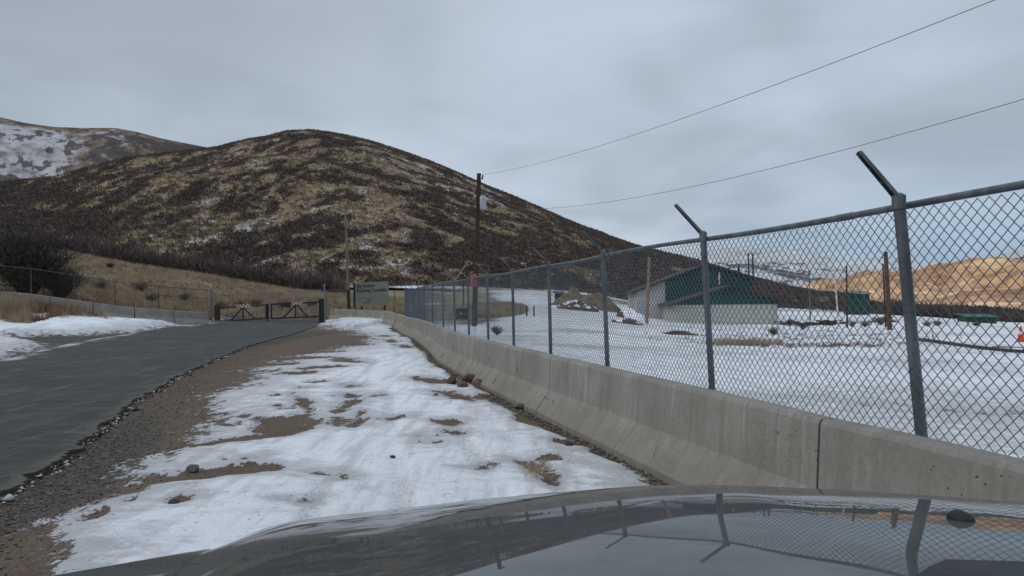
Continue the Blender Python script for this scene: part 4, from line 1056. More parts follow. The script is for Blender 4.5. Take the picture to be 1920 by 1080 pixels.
# ---------------------------------------------------------------- timber poles
def wood_mat(name, a_, b_):
    m = M(name, .9, .15); P = m.pos((6, 6, .5)); n = m.noise(P, 3, 6, .7); m.color(m.mix(m.ramp(n, .3, .7), a_, b_)); m.bump(n, .5, .02); return m.m
wood_dark = wood_mat('creosote_timber', (0.075, 0.045, 0.03), (0.03, 0.02, 0.016)); wood_grey = wood_mat('weathered_timber', (0.22, 0.18, 0.145), (0.13, 0.105, 0.085)); wood_tan = wood_mat('pale_timber', (0.30, 0.22, 0.155), (0.17, 0.12, 0.085))
wood_brown = wood_mat('brown_timber', (0.13, 0.075, 0.045), (0.065, 0.038, 0.026))
mat_insul = simple('grey_enamel', (0.36, 0.39, 0.42), (0.28, 0.31, 0.34), scale=4, rough=.45)
mat_porc = simple('porcelain', (0.20, 0.17, 0.16), rough=.35)
def pole(label, px_t, py_t, px_b, Y, r0, r1, mat, name='timber_pole', group=None, cap=None):
    b_ = on(px_b, Y, -.15); tp = pt(px_t, py_t, Y); t = thing(name, label, 'pole', b_, 0, group)
    d = tp - b_; m_ = MB(); m_.tube([d * (k / 6) for k in range(7)], [r0 + (r1 - r0) * k / 6 for k in range(7)], 12)
    m_.build('shaft', mat, t, smooth=True); return t, d
up_, d = pole('tall dark utility pole with a grey transformer behind the fence', 898, 327, 888.5, 45, .17, .12, wood_dark, 'utility_pole')
top = d
m_ = MB(); cz = pt(901, 381, 45) - Vector(up_.location)
cz = cz + Vector((.16, -.22, 0)); m_.tube([cz + Vector((0, 0, -.42)), cz + Vector((0, 0, -.38)), cz + Vector((0, 0, .34)), cz + Vector((0, 0, .40))], [.17, .20, .20, .15], 18)
tf_ = m_.build('transformer', mat_insul, up_, smooth=True)
m_ = MB()
for dx in (-.08, .09): m_.tube([cz + Vector((dx, -.02, .38)), cz + Vector((dx, -.02, .45)), cz + Vector((dx, -.02, .52))], [.045, .055, .03], 8)
m_.build('bushing', mat_porc, tf_, smooth=True)
m_ = MB(); m_.box(cz + Vector((-.1, .15, .2)), (.08, .16, .06)); m_.box(cz + Vector((-.1, .15, -.2)), (.08, .16, .06)); m_.build('mounting_bracket', mat_black, tf_)
m_ = MB(); m_.tube([top + Vector((.05, 0, -.25)), top + Vector((.22, -.02, -.2)), top + Vector((.22, -.02, -.1))], .018, 6); m_.tube([top + Vector((.22, -.02, -.3)), top + Vector((.22, -.02, -.24)), top + Vector((.22, -.02, -.17)), top + Vector((.22, -.02, -.1)), top + Vector((.22, -.02, -.02))], [.03, .06, .035, .06, .03], 8)
m_.build('pin_insulator', mat_porc, up_, smooth=True)
m_ = MB(); m_.tube([cz + Vector((.14, 0, -.45)), cz + Vector((.15, 0, -.6)), cz + Vector((.05, .1, -.62))], .03, 6); m_.tube([top + Vector((.1, -.14, -1.9)), top + Vector((.1, -.15, -.5)), top + Vector((.2, -.04, -.1))], .012, 5)
m_.build('jumper_cable', mat_black, up_)
m_ = MB(); m_.tube([top + Vector((-.02, 0, -.95)), top + Vector((-.28, -.05, -.85)), top + Vector((-.33, -.05, -1.15))], .04, 6); m_.build('cutout_fuse', mat_porc, up_)
m_ = MB(); m_.tube([top + Vector((0, 0, -.02)), top + Vector((0, 0, .05))], .135, 12); m_.build('pole_cap', mat_black, up_)
pl_, d2 = pole('slender weathered pole standing just left of the brown sign', 647.5, 394, 654.5, 66, .14, .10, wood_grey, 'timber_pole')
m_ = MB(); m_.tube([(0, 0, .4), d2 * .24], .155, 12); m_.build('pole_wrap', wood_dark, pl_, smooth=True)
pole('thin dark pole left of the utility pole', 869, 461, 869, 85, .09, .07, wood_dark)
t, d = pole('light tan leaning pole left of the green building', 1217.5, 482, 1212, 64, .15, .13, wood_tan)
t, d = pole('brown timber pole with bracket in the snow field', 1660.5, 472, 1668, 52, .16, .13, wood_brown)
m_ = MB(); m_.box(d * .93 + Vector((-.18, 0, 0)), (.36, .05, .05)); m_.build('bracket', mat_black, t)
pole('thin dark post just left of the brown timber pole', 1655.5, 494, 1661, 58, .07, .06, wood_dark)
pole('thin dark pole left of the green shed', 1587, 498, 1588, 58, .075, .06, wood_dark)
pole('white slim pole between the dark pole and the woodpile', 1565, 510, 1572, 62, .07, .06, mat_white, 'white_pole')
pole('thin grey pole behind the log heap right of the building', 1517, 506, 1519, 80, .08, .07, wood_grey)
pole('left of the pair of poles behind the green building', 1403, 474, 1405, 88, .10, .08, wood_dark, group='poles behind the building')
pole('right of the pair of poles behind the green building', 1411, 475, 1415, 90, .13, .10, wood_brown, group='poles behind the building')
for i, (px, yt, yb, Y) in enumerate(((1748, 617, 660, 34), (1802, 628, 668, 33), (1750.5, 628, 671, 30), (1891, 645, 680, 27), (1845, 642, 668, 33))):
    b_ = on(px, Y, -.1); tp = pt(px - .5, yt, Y)
    t = thing('marker_stake', ['thin steel stake nearest the big fence post', 'thin stake second from the big post above the track', 'short stake standing in front of the first one', 'thin stake at the right edge beside the cone', 'small stake left of the cone'][i], 'stake', b_, 0, 'thin stakes by the snowy track')
    m_ = MB(); m_.tube([(0, 0, 0), tp - b_], .012, 6); m_.build('rod', mat_oldsteel, t); m_ = MB(); m_.tube([(tp - b_) * .97, (tp - b_) * 1.02], .017, 6); m_.build('tip', mat_dark, t)

# power lines (hang between the pole and one behind the camera on the right)
mat_line = simple('aluminium_cable', (0.10, 0.105, 0.11), (0.07, 0.075, 0.08), scale=2)
def wire(label, P0, P1, sag, r_=.007, n=60):
    P0, P1 = Vector(P0), Vector(P1); pts = [P0 + (P1 - P0) * (1.7 * k / n) - Vector((0, 0, sag * 4 * (1.7 * k / n) * (1 - 1.7 * k / n))) for k in range(n + 1)]
    m_ = MB(); m_.tube(pts, r_, 5); me = m_.build('power_line', mat_line); me['label'] = label; me['category'] = 'cable'; me['group'] = 'power lines from the utility pole'
pa = Vector(up_.location) + top + Vector((.22, -.02, -.02))
def far_end(pxa, pya, s): return None
e1 = pt(1865, 0, 12.0); wire('upper power line running from the pole top across the sky', pa, e1, .42)
pb = Vector(up_.location) + cz + Vector((.1, 0, -.3)); e2 = pt(1920, 186, 13.5); wire('lower power line sagging from the transformer to the right edge', pb, e2, .75)
gy = thing('guy_wire', 'yellow guard sleeve of the slanted guy wire left of the utility pole', 'cable', on(838, 47))
gb = Vector(gy.location); m_ = MB(); m_.tube([(0, 0, 0), pt(872, 512, 46) - gb], .012, 5); m_.build('wire', mat_black, gy)
m_ = MB(); m_.tube([pt(850, 531, 46.6) - gb, pt(876, 492, 46) - gb], .03, 6); m_.build('guard_sleeve', simple('yellow_plastic', (0.42, 0.34, 0.12)), gy)

# ---------------------------------------------------------------- sign board
mat_board = simple('olive_board', (0.185, 0.19, 0.155), (0.16, 0.165, 0.135), scale=1.5, rough=.7)
mat_ink = simple('black_ink', (0.008, 0.008, 0.008)); mat_pale = simple('pale_ink', (0.33, 0.34, 0.31))
SY = 58.6; sl, sr = pt(663, 575, SY), pt(728.5, 572, SY); stop_ = pt(664, 534, SY)
bw = sr.x - sl.x; bh = 2.0; sb = sl.z
sg = thing('park_sign', 'olive board on dark posts reading Big Hollow Shooting Complex', 'sign', (sl.x, SY, gz1(sl.x + 1.4, SY)))
zo = sb - sg.location.z
m_ = MB()
rise = .10
def brd(x0, x1, y0, y1, z0_, z1_, m_):
    m_.add([(x0, y0, z0_ + rise * x0 / bw), (x1, y0, z0_ + rise * x1 / bw), (x1, y1, z0_ + rise * x1 / bw), (x0, y1, z0_ + rise * x0 / bw), (x0, y0, z1_ + rise * x0 / bw), (x1, y0, z1_ + rise * x1 / bw), (x1, y1, z1_ + rise * x1 / bw), (x0, y1, z1_ + rise * x0 / bw)],
           [(0, 3, 2, 1), (4, 5, 6, 7), (0, 1, 5, 4), (1, 2, 6, 5), (2, 3, 7, 6), (3, 0, 4, 7)])
brd(.16, bw, -.06, .06, zo, zo + bh * .93, m_); bo = m_.build('sign_board', mat_board, sg)
m_ = MB(); brd(0, .155, -.07, .07, zo - .02, zo + bh * .92, m_); m_.build('side_panel', mat_black, sg)
for px in (.62, 2.42):
    m_ = MB(); m_.box((px, .1, zo / 2 - .1), (.13, .13, zo + .45)); m_.build('leg', wood_dark, sg)
m_ = MB(); m_.box((.1, .1, zo / 2 - .1), (.08, .08, zo + .3)); m_.build('leg', wood_dark, sg)
def text(s, size, x, z, parent, mat, bold=0.0, y=-.065, fit=1.0):
    c_ = bpy.data.curves.new('lettering', 'FONT'); c_.body = s; c_.size = size; c_.extrude = .003; c_.offset = bold; c_.materials.append(mat)
    tmp = bpy.data.objects.new('lettering', c_); COL.objects.link(tmp); me = bpy.data.meshes.new_from_object(tmp); bpy.data.objects.remove(tmp); o = bpy.data.objects.new('lettering', me); COL.objects.link(o); o.parent = parent; o.location = (x, y, z); o.rotation_euler = (R(90), R(-math.degrees(math.atan2(rise, bw))), 0)
    xs_ = [v.co.x for v in me.vertices]; o.scale = (fit / (max(xs_) - min(xs_)), 1, 1); return o
text('Big Hollow', .42, .26, zo + 1.47, bo, mat_ink, .006, fit=1.36); text('Shooting Complex', .42, .26, zo + 1.10, bo, mat_ink, .005, fit=bw - .40)
m_ = MB()
brd(.26, bw - .12, -.066, -.061, zo + .98, zo + 1.01, m_)
for k, (x1_, zz_) in enumerate(((1.7, .84), (2.2, .76), (1.5, .68))): brd(.26, x1_, -.066, -.061, zo + zz_, zo + zz_ + .012, m_)
m_.build('rule_lines', mat_pale, bo)
m_ = MB()
brd(1.02, 1.32, -.066, -.061, zo + .42, zo + .47, m_); brd(.28, 1.7, -.066, -.061, zo + .58, zo + .595, m_)
for k in range(3): brd(.80 + .2 * k, .88 + .2 * k, -.066, -.061, zo + .22, zo + .32, m_)
m_.build('small_print', mat_ink, bo)
m_ = MB(); m_.tube([(.33, -.062, zo + .22), (.33, -.068, zo + .22)], .07, 12); m_.build('round_emblem', mat_pale, bo)

# ---------------------------------------------------------------- buildings
def block_mat(name, a_, b_):
    m = M(name, .85, .2); P = m.pos(obj=True)
    br = m.node('ShaderNodeTexBrick'); sw = m.node('ShaderNodeSeparateXYZ'); m.l.new(P, sw.inputs[0]); cb = m.node('ShaderNodeCombineXYZ')
    m.l.new(m.math('ADD', sw.outputs[0], sw.outputs[1]), cb.inputs[0]); m.l.new(sw.outputs[2], cb.inputs[1]); m.l.new(cb.outputs[0], br.inputs['Vector'])
    br.inputs['Color1'].default_value = (*a_, 1); br.inputs['Color2'].default_value = (*[v * .93 for v in a_], 1); br.inputs['Mortar'].default_value = (*b_, 1)
    br.inputs['Scale'].default_value = 1.0; br.inputs['Brick Width'].default_value = .4; br.inputs['Row Height'].default_value = .2; br.inputs['Mortar Size'].default_value = .012
    n = m.noise(P, .8, 5); m.color(m.mix(m.math('MULTIPLY', m.ramp(n, .4, .7), .3), br.outputs[0], tuple(v * .6 for v in a_))); return m.m
mat_block = block_mat('painted_block', (0.47, 0.47, 0.43), (0.33, 0.33, 0.30))
def sheet_mat(name, a_, b_, freq=5.0):
    m = M(name, .5, .35); P = m.pos(obj=True); sw = m.node('ShaderNodeSeparateXYZ'); m.l.new(P, sw.inputs[0])
    rib = m.math('FRACT', m.math('MULTIPLY', m.math('ADD', sw.outputs[0], sw.outputs[1]), freq)); n = m.noise(P, 1.2, 5)
    m.color(m.mix(m.ramp(rib, .0, .25), b_, m.mix(m.ramp(n, .3, .7), a_, tuple(v * .75 for v in a_)))); m.bump(rib, .4, .02); return m.m
mat_green = sheet_mat('green_metal_siding', (0.012, 0.062, 0.053), (0.007, 0.036, 0.031))
mat_roof = simple('dark_shingles', (0.035, 0.033, 0.03), (0.05, 0.048, 0.045), scale=6)
mat_trim = simple('brown_trim', (0.06, 0.045, 0.035))
bl = on(1250, 72); BZ = bl.z
bd = thing('block_building', 'white block building with green metal gables and low front wing', 'building', (bl.x, bl.y, BZ), R(-4))
Binv = bd.matrix_world if False else (Matrix.Translation(bd.location) @ Matrix.Rotation(R(-4), 4, 'Z')).inverted()
def BL(px, py, Y): return Binv @ pt(px, py, Y)
def gable(x0, x1, y0, y1, h_w, xa, h_a, over, x_split, names, roof_t=.10):
    zb_ = -.5
    m_ = MB(); m_.add([(x0, y0, zb_), (x1, y0, zb_), (x1, y1, zb_), (x0, y1, zb_), (x0, y0, h_w), (x1, y0, h_w), (x1, y1, h_w), (x0, y1, h_w)], [(0, 1, 5, 4), (1, 2, 6, 5), (2, 3, 7, 6), (3, 0, 4, 7)]); m_.build('block_wall', mat_block, bd)
def gable_block(x0, x1, y0, y1, hl, hr, xa, ha, gx0, gz0, depth_over=.35):
    """block wall up to gz0 (or to the rake left of gx0), green sheet above"""
    rake = lambda x: hl + (ha - hl) * (x - x0) / (xa - x0) if x < xa else ha + (hr - ha) * (x - xa) / (x1 - xa)
    w_ = MB()
    wl_ = [(x0, -.6), (x1, -.6), (x1, min(gz0, rake(x1)))] + ([(gx0, gz0), (gx0, rake(gx0))] if gx0 > x0 else []) + [(x0, rake(x0) if gx0 > x0 else min(gz0, rake(x0)))]
    n = len(wl_); w_.add([(p[0], y0, p[1]) for p in wl_] + [(p[0], y0 + .2, p[1]) for p in wl_], [tuple(range(n)), tuple(range(2 * n - 1, n - 1, -1))] + [(k, n + k, n + (k + 1) % n, (k + 1) % n) for k in range(n)])
    for xs, hh_ in ((x0, hl), (x1, hr)):
        w_.box((xs + (.1 if xs == x0 else -.1), (y0 + .2 + y1) / 2, (hh_ - .6) / 2), (.2, y1 - y0 - .2, hh_ + .6))
    w_.box(((x0 + x1) / 2, y1 + .1, (min(hl, hr) - .6) / 2), (x1 - x0, .2, min(hl, hr) + .6))
    w_.build('block_wall', mat_block, bd)
    gl = [(gx0, gz0), (x1, gz0)] + ([(x1, rake(x1))] if rake(x1) > gz0 + .01 else []) + ([(xa, ha)] if gx0 < xa else []) + ([(gx0, rake(gx0))] if rake(gx0) > gz0 + .01 else [])
    n = len(gl); s_ = MB(); s_.add([(p[0], y0 - .03, p[1]) for p in gl] + [(p[0], y0 - .003, p[1]) for p in gl], [tuple(range(n)), tuple(range(2 * n - 1, n - 1, -1))] + [(k, n + k, n + (k + 1) % n, (k + 1) % n) for k in range(n)])
    s_.build('gable_siding', mat_green, bd)
    ov = .55; sl_l = (ha - hl) / (xa - x0); sl_r = (hr - ha) / (x1 - xa); r_ = MB(); f_ = MB()
    for (xe, xm, ze, zm) in ((x0 - ov, xa, hl - ov * sl_l, ha), (x1 + ov, xa, hr + ov * sl_r, ha)):
        q = [(xe, y0 - depth_over, ze), (xm, y0 - depth_over, zm), (xm, y1 + .4, zm), (xe, y1 + .4, ze)]
        r_.add([(a_, b_, c_ + .01) for a_, b_, c_ in q] + [(a_, b_, c_ + .12) for a_, b_, c_ in q], [(0, 3, 2, 1), (4, 5, 6, 7), (0, 1, 5, 4), (1, 2, 6, 5), (2, 3, 7, 6), (3, 0, 4, 7)])
        q = [(xe, y0 - depth_over - .04, ze - .06), (xm, y0 - depth_over - .04, zm - .06), (xm, y0 - depth_over - .004, zm - .06), (xe, y0 - depth_over - .004, ze - .06)]
        f_.add(q + [(a_, b_, c_ + .20) for a_, b_, c_ in q], [(0, 3, 2, 1), (4, 5, 6, 7), (0, 1, 5, 4), (1, 2, 6, 5), (2, 3, 7, 6), (3, 0, 4, 7)])
    ro = r_.build('roof', mat_roof, bd); f_.build('barge_board', mat_trim, ro)
    return ro
k1 = 80
p_l, p_r, p_a = BL(1194, 546, k1), BL(1408, 522, k1), BL(1322, 497, k1)
ro = gable_block(p_l.x, p_r.x, p_l.y + .0, p_l.y + 11, p_l.z, p_r.z, p_a.x, p_a.z, BL(1247, 560, k1).x, BL(1247, 598, k1).z if False else 2.0)
m_ = MB(); q = BL(1385, 503, k1 + 3); m_.tube([q + Vector((0, 0, -.9)), q + Vector((0, 0, .2))], .12, 8); m_.tube([q + Vector((0, 0, .2)), q + Vector((0, 0, .34))], [.17, .1], 8); m_.build('vent_pipe', mat_black, ro)
q = BL(1346, 522, k1); m_ = MB(); m_.box((q.x, p_l.y - .12, q.z), (.16, .16, 1.3), bev=.02); m_.build('downspout', mat_white, bd)
m_ = MB(); q = BL(1200, 575, k1); m_.box((q.x + .2, p_l.y - .03, .95), (.95, .06, 2.1)); dr = m_.build('door', mat_insul, bd); m_ = MB(); m_.box((q.x + .55, p_l.y - .09, 1.0), (.05, .06, .12)); m_.build('handle', mat_black, dr)
k2 = 72
p_l, p_r, p_a = BL(1262, 571, k2), BL(1454, 564, k2), BL(1368, 537, k2)
ro2 = gable_block(p_l.x, p_r.x, p_l.y, BL(1262, 571, k1 - .4).y, p_l.z, p_r.z, p_a.x, p_a.z, p_l.x, p_r.z - .15 if False else min(p_l.z, p_r.z) - .05, .5)
# open timber eave brackets on the right
m_ = MB(); q = p_r
for k in range(3): m_.box((q.x + .35, q.y + .8 + k * 1.6, q.z - .35), (.8, .07, .07)); m_.tube([(q.x + .02, q.y + .8 + k * 1.6, q.z - .9), (q.x + .7, q.y + .8 + k * 1.6, q.z - .35)], .035, 5)
m_.build('eave_bracket', mat_trim, ro2)
# green shed
def shed(name, label, px0, px1, pyt, pyb, Y, depth, roofmat, wallmat, pitch=.25, rz=0):
    b0 = pt(px0, pyb, Y); b1 = pt(px1, pyb, Y); tz = pt(px0, pyt, Y).z; wd = (b1 - b0).length; hh_ = tz - b0.z
    gzb = min(b0.z, gz1(b0.x + wd / 2, Y)) ; t = thing(name, label, 'shed' if 'shed' in name else 'container', (b0.x, b0.y, b0.z), rz)
    m_ = MB(); z0_ = gzb - b0.z - .3
    m_.add([(0, 0, z0_), (wd, 0, z0_), (wd, depth, z0_), (0, depth, z0_), (0, 0, hh_), (wd, 0, hh_ - pitch * .4), (wd, depth, hh_ - pitch * .4), (0, depth, hh_)], [(0, 3, 2, 1), (4, 5, 6, 7), (0, 1, 5, 4), (1, 2, 6, 5), (2, 3, 7, 6), (3, 0, 4, 7)]); m_.build('wall', wallmat, t)
    m_ = MB(); m_.add([(-.25, -.35, hh_ + .01), (wd + .25, -.35, hh_ + .01 - pitch * .4), (wd + .25, depth + .3, hh_ + .12), (-.25, depth + .3, hh_ + .35)] , [(0, 1, 2, 3)])
    v0 = [(-.25, -.35, hh_ + .02), (wd + .25, -.35, hh_ + .02 - pitch * .4), (wd + .25, depth + .3, hh_ + .2), (-.25, depth + .3, hh_ + .3)]
    m_ = MB(); m_.add(v0 + [(a_, b_, c_ + .07) for a_, b_, c_ in v0], [(0, 3, 2, 1), (4, 5, 6, 7), (0, 1, 5, 4), (1, 2, 6, 5), (2, 3, 7, 6), (3, 0, 4, 7)]); m_.build('roof', roofmat, t)
    m_ = MB(); m_.box((wd * .28, -.02, hh_ * .45), (wd * .3, .04, hh_ * .8)); do_ = m_.build('door', wallmat, t); m_ = MB(); m_.box((wd * .38, -.06, hh_ * .45), (.05, .05, .12)); m_.build('handle', mat_black, do_)
    return t
mat_dgreen = sheet_mat('dark_green_boards', (0.014, 0.055, 0.042), (0.008, 0.03, 0.024), 4)
mat_gcont = sheet_mat('green_container_steel', (0.012, 0.085, 0.05), (0.008, 0.05, 0.03), 2.2)
mat_groof = simple('grey_green_roof', (0.13, 0.17, 0.17), (0.09, 0.12, 0.12), scale=2)
shed('shed', 'small dark green shed with a flat grey roof on the snowy rise', 1592, 1631, 549, 588, 98, 1.6, mat_groof, mat_dgreen, .5)
shed('container', 'low bright green container at the far right by the brush line', 1812, 1869, 595, 612, 78, 1.6, mat_gcont, mat_gcont, .2)
shed('container', 'little dark container beyond the snow behind the dirt mound', 1041, 1056, 550, 558, 95, 1.2, mat_dgreen, mat_dark, .1)
# ticket box / dumpster behind the fence
b0 = pt(849.5, 597, 58); t = thing('waste_bin', 'dark steel waste bin with a white spot seen through the fence', 'bin', (b0.x, b0.y, gz1(b0.x, b0.y)))
m_ = MB(); m_.box((.6, .5, .42), (1.12, .9, .78), bev=.02); m_.build('bin_body', simple('bluish_black_steel', (0.02, 0.028, 0.032)), t)
m_ = MB(); m_.box((.6, .5, .84), (1.2, .98, .07), bev=.015); m_.build('lid', mat_black, t)
m_ = MB(); m_.tube([(.62, .045, .48), (.62, .02, .48)], .07, 12); m_.build('round_label', mat_white, t)
m_ = MB(); m_.box((.25, .03, .3), (.3, .03, .05)); m_.box((.95, .03, .45), (.25, .03, .05)); m_.build('handle', mat_galv2, t)
# low posts and rail far on the track
for i, (px, lb) in enumerate(((987.5, 'left dark stub post of the small barrier on the snowy track'), (1001, 'right dark stub post of the small barrier on the snowy track'))):
    b_ = on(px, 62); t = thing('stub_post', lb, 'post', b_); m_ = MB(); m_.box((0, 0, .35), (.12, .12, 1.0)); m_.build('shaft', wood_dark, t); m_ = MB(); m_.box((0, 0, .87), (.15, .15, .04)); m_.build('cap', mat_black, t)
# traffic cone
cb_ = on(1913, 31); t = thing('traffic_cone', 'orange red traffic cone at the right edge of the snow field', 'cone', cb_)
m_ = MB(); m_.box((0, 0, .03), (.36, .36, .045), bev=.01); m_.build('base', mat_black, t)
m_ = MB(); m_.tube([(0, 0, .05), (0, 0, .35), (0, 0, .7)], [.14, .09, .025], 16); co_ = m_.build('cone_body', simple('orange_plastic', (0.60, 0.055, 0.03), (0.5, 0.05, 0.03)), t, smooth=True)
m_ = MB(); m_.tube([(0, 0, .36), (0, 0, .48)], [.0915, .0715], 16, caps=False); m_.build('reflective_band', mat_white, co_, smooth=True)
# dark track curb in the snow field (right)
def strip(name, pxs, half, mat, h=.05, kind='structure'):
    P = np.array([gp(a_, b_, -.35) for a_, b_ in pxs]); P = resample(P, 60); V = []
    for i, p in enumerate(P):
        d = P[min(i + 1, 59)] - P[max(i - 1, 0)]; d /= np.hypot(*d); n_ = np.array([-d[1], d[0]]); w_ = half * (.5 + .5 * math.sin(math.pi * min(1, (i + 2) / 20))) * (.8 + .4 * float(fbm(np.array([i * .3]), np.array([0.]), 2, 9)[0]))
        for s, hz in ((-1, -.05), (-.7, h), (.7, h), (1, -.05)): q = p + n_ * w_ * s; V.append((q[0], q[1], gz1(*q) + hz + .02))
    F = [(i * 4 + k, i * 4 + 4 + k, i * 4 + 5 + k, i * 4 + 1 + k) for i in range(59) for k in range(3)]
    link(name, mesh_np(name, np.array(V), np.array(F), mat, smooth=True), kind=kind)
strip('track_edge', [(1722, 638), (1760, 646), (1800, 654), (1850, 662), (1900, 668), (1990, 674)], .38, simple('black_earth', (0.022, 0.02, 0.02), (0.035, 0.03, 0.028), scale=3, obj=False), .10)
strip('track', [(1860, 654), (1900, 655), (1990, 657)], .8, simple('wet_track', (0.10, 0.105, 0.11), (0.07, 0.07, 0.075), scale=1, obj=False), .02)

# ---------------------------------------------------------------- mounds of earth on the snow field
def mound(name, label, px, Y, w_, d_, h_, seed, mats, cover=.5, group=None):
    o = on(px, Y); n = 46; U, Vv = np.meshgrid(np.linspace(-1, 1, n), np.linspace(-1, 1, n)); rr = np.sqrt(U ** 2 + Vv ** 2)
    x_, y_ = U * w_ / 2, Vv * d_ / 2; nn = fbm(U * 2.2 + seed, Vv * 2.2, 4, seed)
    z_ = h_ * np.clip(1 - rr ** 1.8, 0, 1) * (.15 + 1.7 * nn) - .12 * sstep(rr, .75, 1.0)
    gzv = gz(x_.ravel() + o.x, y_.ravel() + o.y).reshape(x_.shape) - o.z
    V = np.stack([x_, y_, z_ + gzv - .0], -1).reshape(-1, 3); b = (np.arange(n - 1)[:, None] * n + np.arange(n - 1)[None]).ravel(); F = np.stack([b, b + 1, b + n + 1, b + n], 1)
    me = mesh_np(name, V, F, mats, smooth=True); ob = link(name, me, None, label=label, category='mound'); ob.location = o
    if group: ob['group'] = group
    return ob
def earth_mat(name, a_, b_, snow):
    m = M(name, .95, .1); P = m.pos(); n = m.noise(P, 1.4, 6, .7); n2 = m.noise(P, .7, 5, .7)
    c = m.mix(m.ramp(n, .35, .65), a_, b_); nz = m.node('ShaderNodeSeparateXYZ'); m.l.new(m.node('ShaderNodeNewGeometry').outputs['Normal'], nz.inputs[0])
    k = m.math('ADD', m.math('MULTIPLY', nz.outputs[2], .35), n2)
    m.color(m.mix(m.ramp(k, snow, snow + .04), c, (0.78, 0.8, 0.84))); m.bump(n, .8, .1); return m.m
e_red = earth_mat('red_earth', (0.13, 0.085, 0.065), (0.06, 0.042, 0.035), .85); e_tan = earth_mat('grassy_earth', (0.22, 0.16, 0.10), (0.11, 0.08, 0.055), .96); e_snow = earth_mat('snowy_heap', (0.11, 0.07, 0.055), (0.07, 0.05, 0.04), .56)
e_red2 = earth_mat('snow_streaked_earth', (0.14, 0.085, 0.06), (0.06, 0.042, 0.035), .80)
mound('earth_mound', 'tan grassy mound behind the snow left of the building', 1100, 86, 9.0, 6, 2.0, 3, e_tan)
mound('earth_mound', 'dark red earth heap streaked with snow in front of the grassy mound', 1078, 79, 5.6, 3, 1.0, 5, e_red2)
mound('snow_heap', 'low white snow heap beside the left wall of the building', 1184, 76, 3.4, 2.4, .75, 7, e_snow)
mound('earth_mound', 'low flat brown mound ringed by snow in front of the tan pole', 1177, 58, 2.9, 2.4, .5, 9, e_red)
mound('earth_mound', 'small reddish boulder shaped heap left of the snow heap', 1163, 74, .9, .8, .7, 15, earth_mat('orange_earth', (0.16, 0.09, 0.06), (0.10, 0.06, 0.04), 2.0))
mound('earth_mound', 'broken brown earth patch on the snow left of the second post', 1276, 42, 2.3, 2.6, .22, 13, earth_mat('brown_crust', (0.10, 0.055, 0.04), (0.045, 0.03, 0.026), .93))
mound('earth_mound', 'long dirty hump behind the right corner of the building', 1480, 70, 2.8, 2, .4, 17, e_red)
mound('earth_mound', 'low earth bank left of the brown timber pole', 1655, 70, 3.0, 3, .5, 19, e_red)
# broken logs / rubble heap right of the building
g = random.Random(5); t = thing('log_heap', 'heap of dark logs and branches on the snow right of the building', 'woodpile', on(1540, 66))
for k in range(16):
    m_ = MB(); an = g.uniform(-.5, .5); L_ = g.uniform(.8, 2.2); c_ = Vector((g.uniform(-1.7, 1.7), g.uniform(-1, 1), g.uniform(.05, .4))); d = Vector((math.cos(an), math.sin(an), g.uniform(-.15, .15))) * L_ / 2
    m_.tube([c_ - d, c_ + Vector((0, 0, g.uniform(-.04, .06))), c_ + d], [.07, .08, .05], 7); m_.build('log', wood_dark, t)
t = thing('log_heap', 'small pile of black planks touching the building corner', 'woodpile', on(1470, 67))
for k in range(8):
    m_ = MB(); m_.box((g.uniform(-.7, .9), g.uniform(-.5, .5), .08 + .08 * k * .6), (g.uniform(.8, 1.6), .14, .06), g.uniform(-.4, .4)); m_.build('plank', mat_dark, t)
# dry weed strip on the field
def px_blades(name, label, x0, x1, y0, y1, n, zz0, h, seed, mat, nb=10, w=.02, sp=.15):
    g = np.random.default_rng(seed); P = []
    for k in range(n):
        px, py = g.uniform(x0, x1), g.uniform(y0, y1)
        if abs((px - (x0 + x1) / 2) / (x1 - x0) * 2) > .5 + .5 * g.uniform(): continue
        xx, yy = gp(px, py, zz0); P.append((xx, yy, gz1(xx, yy) + .02))
    P = np.array(P); V, F = blades(P, g.uniform(.4, 1.1, len(P)) * h, nb, seed + 1, sp, w, .45)
    link(name, mesh_np(name, V, F, mat), kind='stuff', label=label, category='weeds')
px_blades('dry_weeds', 'strip of straw coloured dry weeds on the snow below the building', 1335, 1470, 649, 660, 330, -.45, .30, 51, mat_straw, 12, .02)
px_blades('yard_stubble', 'dark stubble and twigs poking through the snow around the building', 1180, 1780, 606, 668, 420, -.7, .16, 55, mat_scrub, 9, .03, .22)
px_blades('dark_weeds', 'dark stubble and earth crumbs at the edge of the flat snow field', 1380, 1700, 655, 666, 130, -.45, .14, 53, mat_weed, 12, .03)

# ---------------------------------------------------------------- stones
def stone_mesh(seed, sub=2, rough=.25):
    import bmesh
    bm = bmesh.new(); bmesh.ops.create_icosphere(bm, subdivisions=sub, radius=1); g = random.Random(seed)
    pl = [(Vector((g.gauss(0, 1), g.gauss(0, 1), g.gauss(0, 1))).normalized(), g.uniform(.55, .9)) for _ in range(9)]
    for v in bm.verts:
        for n_, d_ in pl:
            e = v.co.dot(n_) - d_
            if e > 0: v.co -= n_ * e
        v.co *= 1 + g.uniform(-.04, .04)
    me = bpy.data.meshes.new('stone'); bm.to_mesh(me); bm.free(); return me
mat_stone = simple('grey_stone', (0.16, 0.155, 0.15), (0.07, 0.07, 0.07), scale=6, obj=True); mat_rstone = simple('red_stone', (0.17, 0.10, 0.075), (0.10, 0.065, 0.05), scale=2.2); mat_bstone = simple('black_stone', (0.025, 0.022, 0.02), (0.05, 0.04, 0.035), scale=3)
